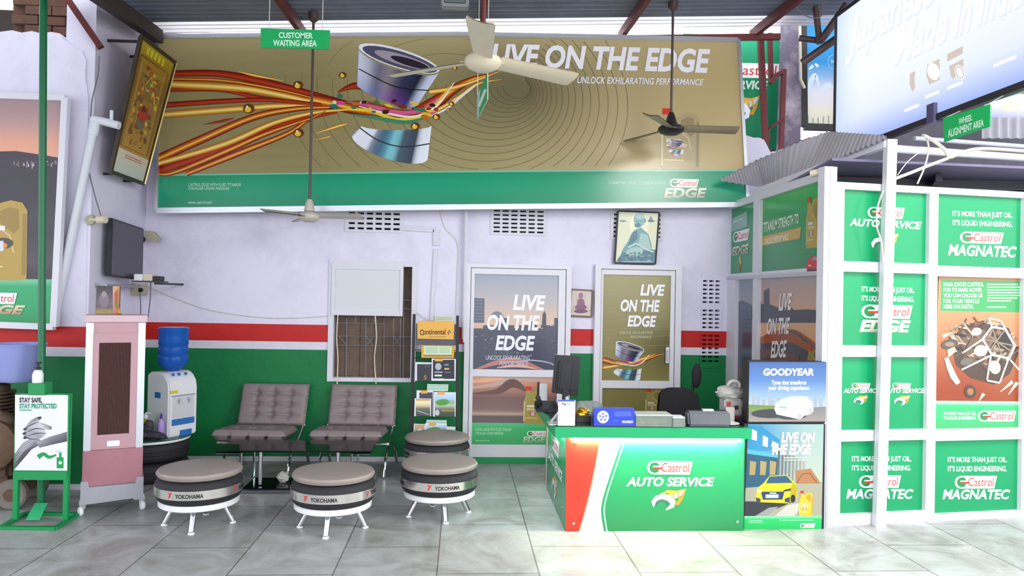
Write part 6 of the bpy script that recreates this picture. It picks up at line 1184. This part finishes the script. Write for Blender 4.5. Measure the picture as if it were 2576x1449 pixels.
a.field(((yb, z1), (ya, z1), (ya, z0), (yb, z0)), led, 24, 16, 0); a.dir = None
for s_, q in (('Japanese', [(2140, 44), (2356, -92), (2348, 4), (2130, 134)]), ('Made In India', [(2262, 66), (2585, -106), (2572, 8), (2248, 162)])):
    a.text(s_, *[(x+3, y+4) for x, y in q], 'DEE7F2', 1, .1, .03); a.text(s_, *q, 'FFFFFF', 2, .1, .03)
BRN = 'CFC2BA'; a.poly([(2289, 186), (2303, 178), (2301, 200), (2303, 220), (2296, 232), (2289, 215)], BRN, 1); a.poly([(2333, 163), (2364, 148), (2365, 200), (2338, 213), (2331, 190)], BRN, 1); a.ell(2349, 180, 15, 22, 'FFFFFF', 2, -.25)
a.poly([(2383, 136), (2423, 116), (2423, 134), (2383, 156)], BRN, 1); a.poly([(2388, 166), (2424, 148), (2424, 168), (2398, 200), (2392, 190)], BRN, 1); a.ell(2415, 182, 12, 19, 'FFFFFF', 2, -.25); a.loop(2415, 182, 9, 15, 3, BRN, 3, -.25)
a.scribble(2276, 274, 2314, 284, 1, 'FFFFFF', 1, .8, -.4); a.scribble(2328, 240, 2366, 250, 1, 'FFFFFF', 1, .8, -.4); a.scribble(2383, 218, 2424, 228, 1, 'FFFFFF', 1, .8, -.4); a.scribble(2500, 160, 2560, 172, 1, 'FFFFFF', 1, .8, -.42)
a.build('lit_screen', t, LED)
for y in (3.9, 5.9): MB().cyl((BX+.07, y, z1), (BX+.07, y, roofz(BX, y)-.02), .015).build('hanger', M['dark'], t)
p = on(2347, 300, PX); MB().box(BX-.03, BX+.05, p.y-.05, p.y+.03, z0-.06, z0+.08).build('clamp', mat('violet_clamp', '4A4668', .5), t, smooth=False)
PW = planeX(3.24); q = [(2372, 297), (2490, 262), (2490, 318), (2375, 358)]
t = thing('hanging_sign', 'green wheel alignment area sign hanging under the glowing billboard', 'sign', tuple(on(2430, 340, PW)))
a = Art(PW, .0006, .0005); a.slab(q, .006, '0E8A4A'); a.poly(q, '14B05E', 0); a.text('WHEEL', (2412, 298), (2447, 287), (2446, 302), (2412, 314), 'D0F0DC', 1, 0, .03); a.text('ALIGNMENT AREA', (2384, 327), (2475, 299), (2475, 316), (2385, 346), 'D0F0DC', 1, 0, .03); a.build('sign_panel', t)
for x, y in ((2380, 295), (2483, 264)): p = on(x, y, PW); MB().tube([p, (BX+.02, p.y, z0-.03)], .003, 5).build('hanging_cord', M['galv'], t)
# support post, pipes and cables in front of the cabin
pb = atz(2211, 1324, 0); pt_ = aty(2240, 352, pb.y)
MBp = MB().beam((pb.x, pb.y, .0), pt_, .075, .06, (0, 1, 0)); tag(MBp.build('steel_post', M['frame'], smooth=False), 'white square steel post standing in front of the glazed cabin', 'post')
tag(MB().tube([aty(2246, 374, 5.46), aty(2400, 385, 5.62), aty(2640, 402, 5.9)], .032, 14).build('white_pipe', M['pipe']), 'thick white pipe running right from the post top above the cabin', 'pipe')
tag(MB().tube([aty(2300, 348, 6.6), aty(2620, 372, 6.8)], .022, 12).build('thin_pipe', M['pipe']), 'thinner white pipe behind the thick pipe under the wheel sign', 'pipe')
def cab(label, pts, r=.008, m='cablew'): return tag(MB().tube(spline([tuple(aty(x, y, Y)) for x, y, Y in pts], 5), r, 6).build('cable', M[m]), label, 'cable')
cab('thick white cable draped from the billboard corner over the white pipe to the right', [(2322, 340, 5.35), (2345, 352, 5.4), (2375, 375, 5.42), (2390, 395, 5.42), (2415, 385, 5.45), (2470, 374, 5.48), (2576, 380, 5.5)], .014)
cab('white cable running down from the white pipe to the cabin roof edge', [(2330, 345, 5.4), (2336, 375, 5.4), (2326, 420, 5.4), (2308, 462, 5.38)], .007)
cab('white cable slanting from the drape back to the post', [(2385, 398, 5.42), (2340, 415, 5.4), (2290, 435, 5.38), (2245, 452, 5.36)], .012)
cab('thin cream cable hanging beside the post in front of the first green film', [(2222, 480, 5.33), (2208, 520, 5.32), (2206, 570, 5.32), (2218, 610, 5.32), (2222, 660, 5.33)], .006)
cab('thin grey cable from the post top down to the corner of the cabin', [(2258, 440, 5.33), (2285, 405, 5.34), (2318, 380, 5.36)], .004)
t = thing('bullet_camera', 'small white bullet camera under the canopy above the cabin corner', 'security camera', tuple(aty(2060, 445, 5.45)))
c0, c1 = aty(2041, 437, 5.5), aty(2074, 431, 5.42); MB().tube([c0, c1], .028, 14).build('camera_body', M['cream'], t); d_ = (c0-c1).normalized(); MB().tube([c0+d_*.001, c0+d_*.004], .02, 14).build('lens', M['black'], t); MB().beam(c1+V((0, .02, 0)), c1+V((.07, .03, -.005)), .02, .02).build('mount', M['cream'], t, smooth=False)
# canopy sheet
def pline(pts):
    P_ = [aty(x, y, Y) for x, y, Y in pts]; L_ = [0]
    for a_, b_ in zip(P_, P_[1:]): L_.append(L_[-1]+(b_-a_).length)
    def at(s_):
        d_ = s_*L_[-1]
        for i_ in range(len(P_)-1):
            if d_ <= L_[i_+1]+1e-9: return P_[i_].lerp(P_[i_+1], (d_-L_[i_])/(L_[i_+1]-L_[i_]))
        return P_[-1]
    return at
fa = pline([(1812, 451, 7.1), (1900, 404, 6.85), (1990, 366, 6.5), (2080, 331, 6.25), (2229, 341, 5.3)]); fb = pline([(1814, 453, 7.1), (1921, 470, 7.05), (2060, 418, 6.15), (2232, 348, 5.28)])
c = MB(); c.grid(lambda u, v: fa(u).lerp(fb(u), v)+V((0, 0, .008*math.sin(u*2*PI*34))), 300, 4); c.grid(lambda u, v: fa(1-u).lerp(fb(1-u), v)+V((.004, .004, -.006+.008*math.sin(u*2*PI*34))), 300, 4)
t = thing('corrugated_canopy', 'small grey corrugated canopy sheet sloping above the cabin side', 'canopy', tuple(fb(.5))); c.build('corrugated_sheet', M['corr'], t, ang=80)
b = MB().beam(aty(1880, 492, 7.3), aty(2231, 361, 5.37), .05, .06); b.build('support_angle', M['frame'], t, smooth=False)
st('cabin_roof', MB().prism([(2.86, 5.55, 2.79), (7, 5.75, 2.79), (7, 7.4, 2.62), (2.86, 7.4, 2.62)], (0, 0, .02)), M['purple'])
for i, (p_, r_) in enumerate((((2.9, 6.0, 2.71), (7, 6.0, 2.71)), ((2.9, 6.9, 2.63), (7, 6.9, 2.63)), ((3.9, 5.8, 2.73), (4.6, 7.3, 2.6)), ((5.0, 5.8, 2.73), (5.0, 7.3, 2.6)))): tag(MB().beam(p_, r_, .05, .06).build('cabin_roof_beam', M['dark'], smooth=False), ['dark beam along the front of the cabin roof', 'dark beam along the back of the cabin roof', 'slanting dark beam under the cabin roof', 'dark cross beam at the right of the cabin roof'][i], 'beam', 'beams under the cabin roof', 'structure')
# things seen past the right end of the banner
PG2 = planeY(8.1); t = thing('service_sign', 'green oil service sign partly hidden behind the right end of the banner', 'sign', tuple(aty(1900, 372, 8.1)))
a = Art(PG2, .001, .0008); q = [(1720, 84), (1968, 96), (1966, 376), (1722, 376)]; a.slab(q, .02, '0A6A40'); a.vg(tuple(q), [(0, '1EA878'), (.3, '0C8A58'), (1, '0A7A50')], 0, 5); logo_r(a, 1785, 157, 1966, 194, 1, .02); a.tx('AUTO SERVICE', 1748, 200, 1932, 221, 'D8E8DC', 3, .2, .04, .02); wrench(a, (1835, 238), (1912, 238), (1912, 305), (1835, 305), 1); a.build('sign_panel', t)
for px_ in (1890, 1945): p = aty(px_, 230, 8.15); MB().beam((p.x, 8.15, 0), (p.x, 8.15, p.z), .04, .04).build('support_leg', M['rust'], t, smooth=False)
def stick(name, label, pts, w, m, cat='post', rnd=False, grp=None):
    P_ = [aty(x, y, Y) for x, y, Y in pts]; b_ = MB().tube(P_, w/2, 10) if rnd else MB().beam(P_[0], P_[1], w, w, (0, 1, 0)); return tag(b_.build(name, m, smooth=rnd), label, cat, grp)
stick('roof_post', 'red oxide post rising beside the right end of the banner', [(1926, 372, 7.62), (1912, 72, 7.62)], .055, M['rust'])
stick('roof_post', 'short red oxide tube between the banner post and the worn pillar', [(1940, 205, 7.7), (1936, 84, 7.7)], .045, M['rust']); stick('roof_post', 'red oxide post close against the left side of the worn pillar', [(1964, 388, 7.66), (1972, 175, 7.66)], .045, M['rust'])
stick('bent_tube', 'bent rusty tube in front of the green service sign', [(1938, 210, 7.66), (1952, 190, 7.66), (1972, 178, 7.66)], .05, M['rust'], 'tube', True); stick('hanging_hook', 'dark rusty hook in front of the lower part of the service sign', [(1972, 300, 7.62), (1940, 318, 7.62), (1933, 328, 7.62), (1934, 356, 7.62)], .03, M['rust'], 'hook', True)
x0 = aty(1976, 250, 7.72).x; x1 = aty(2010, 250, 7.72).x
tag(MB().prism([aty(1972, 395, 7.72), aty(2014, 395, 7.72), aty(2014, 20, 7.72), aty(1984, 20, 7.72)], (0, .2, 0)).build('worn_pillar', mat('worn_mauve_plaster', '6E6478', .7, dirt='B4A8B4', nscale=3, bump=.3, bscale=20), smooth=False), 'worn mauve pillar with peeling plaster right of the service sign', 'pillar')
stick('plastic_pipe', 'cream plastic pipe down the right side of the worn pillar', [(2012, 60, 7.66), (2014, 200, 7.66), (2024, 222, 7.66)], .03, M['cream'], 'pipe', True)
t = thing('winter_poster', 'blue and cream poster in black frame between the worn pillar and glowing billboard', 'poster', tuple(aty(2066, 325, 7.9))); q = [(2018, -40), (2112, -40), (2110, 322), (2022, 319)]
P_4 = [aty(x, y, 7.9) for x, y in q]; f = MB()
for i in range(4): f.beam(P_4[i], P_4[(i+1) % 4], .07, .05, (0, 1, 0))
f.build('poster_frame', M['black'], t, smooth=False); MB().prism([p+V((0, .01, 0)) for p in P_4], (0, .02, 0)).build('backing_board', M['black'], t, smooth=False)
a = Art(planeY(7.9), .002, .0006); a.vg(((2024, -36), (2108, -36), (2106, 316), (2028, 313)), [(0, '1A6AA8'), (.35, '1E8AC8'), (.55, '2A88C4'), (.66, '8AB4DC'), (.74, 'E0DEEA'), (.85, 'E6E2E0'), (.86, 'ECE8D0'), (1, 'E0DECC')], 0, 20)
for q_, w_ in (([(2028, 250), (2040, 205), (2052, 190), (2060, 225)], [3, 12, 10, 3]), ([(2060, 240), (2080, 215), (2100, 222)], [3, 14, 4]), ([(2035, 175), (2045, 165)], [4, 8]), ([(2050, 160), (2058, 168)], [5, 7])): ribbon(a, q_, w_, 'D4E4F0', 1)
for i in range(6): a.rect(2030+i*13, 290+(i*7) % 9, 2034+i*13, 314, 'A8B0A4', 1)
a.loop(2096, 156, 13, 18, 1.2, '9AC8E0', 1); a.tx('N', 2091, 150, 2099, 159, 'D0E4F0', 1); a.build('print', t)
for p_, lb in ((((2050, 6, 6.9), (2062, 110, 6.9)), 'upright brown steel tube in front of the blue poster'), (((2018, 158, 6.85), (2112, 92, 6.7)), 'slanting brown steel tube crossing the blue poster'), (((2064, 104, 6.88), (2132, 10, 6.7)), 'brown steel tube slanting up behind the billboard corner'), (((2010, 96, 7.0), (2060, 102, 6.95)), 'short level brown steel tube right of the worn pillar')): stick('truss_tube', lb, p_, .075 if 'slant' in lb else .06, mat('brown_steel', '5E4A4C', .5, .3, noise=.2), 'tube', True, 'roof truss tubes at the top right')
tag(MB().tube(spline([tuple(aty(x, y, 6.6)) for x, y in ((1990, -20), (2004, 20), (2032, 42), (2058, 44), (2070, 30), (2064, -10))]), .006, 6).build('wire_coil', M['cable']), 'loop of grey wire hanging below the roof above the worn pillar', 'wire')
st('wall_rear_right', MB().box(3.2, 4.6, 8.9, 9.0, 0, 3.7).box(4.6, 10, 8.9, 9.0, 0, 4.7), mat('dark_rear_wall', '5A5660', .8, noise=.3))
bx_ = aty(2008, 350, BW+.05).x; bz_ = 3.272
for r in range(2):
    for k in range(2):
        x = bx_+k*.215+(r % 2)*.1; tag(MB().box(x, x+.2, BW+.02+.01*(k % 2), BW+.13, bz_+r*.072, bz_+r*.072+.066).build('brick', mat('orange_brick', 'B8745A', .9, noise=.3), smooth=False), 'loose orange brick in the small heap on the wall top behind the canopy', 'brick', 'loose orange bricks on the wall top')
tp = MB(); tp.grid(lambda u, v: aty(2470+u*180, 250-u*75+v*(14+22*u), 7.4-.3*v+.03*math.sin(u*20)), 20, 4); tp.grid(lambda u, v: aty(2470+(1-u)*180, 250-(1-u)*75+v*(14+22*(1-u)), 7.42-.3*v+.03*math.sin((1-u)*20)), 20, 4)
tag(tp.build('green_tarpaulin', mat('green_tarp', '3A9A78', .5)), 'green tarpaulin strip under the billboard at the right edge', 'tarpaulin')
a = Art(planeY(8.3), .001, .0006); q = [(2478, 236), (2680, 236), (2680, 300), (2478, 296)]; a.slab(q, .02); a.vg(tuple(q), [(0, 'EDE8EC'), (.5, 'D8D4EE'), (1, 'A8A8D8')], 0, 4); a.ell(2540, 268, 22, 12, 'E8D0B8', 1); tag(a.build('pale_banner'), 'pale lilac banner behind the wheel sign at the right edge', 'banner')
cs = MB(); cs.grid(lambda u, v: aty(2470+u*220, 296+v*52, 8.28)+V((0, .02*math.sin(u*60), 0)), 160, 1); tag(cs.build('grey_sheet_wall', M['corr']), 'grey corrugated sheet below the pale lilac banner at the right edge', 'sheet', kind='structure')
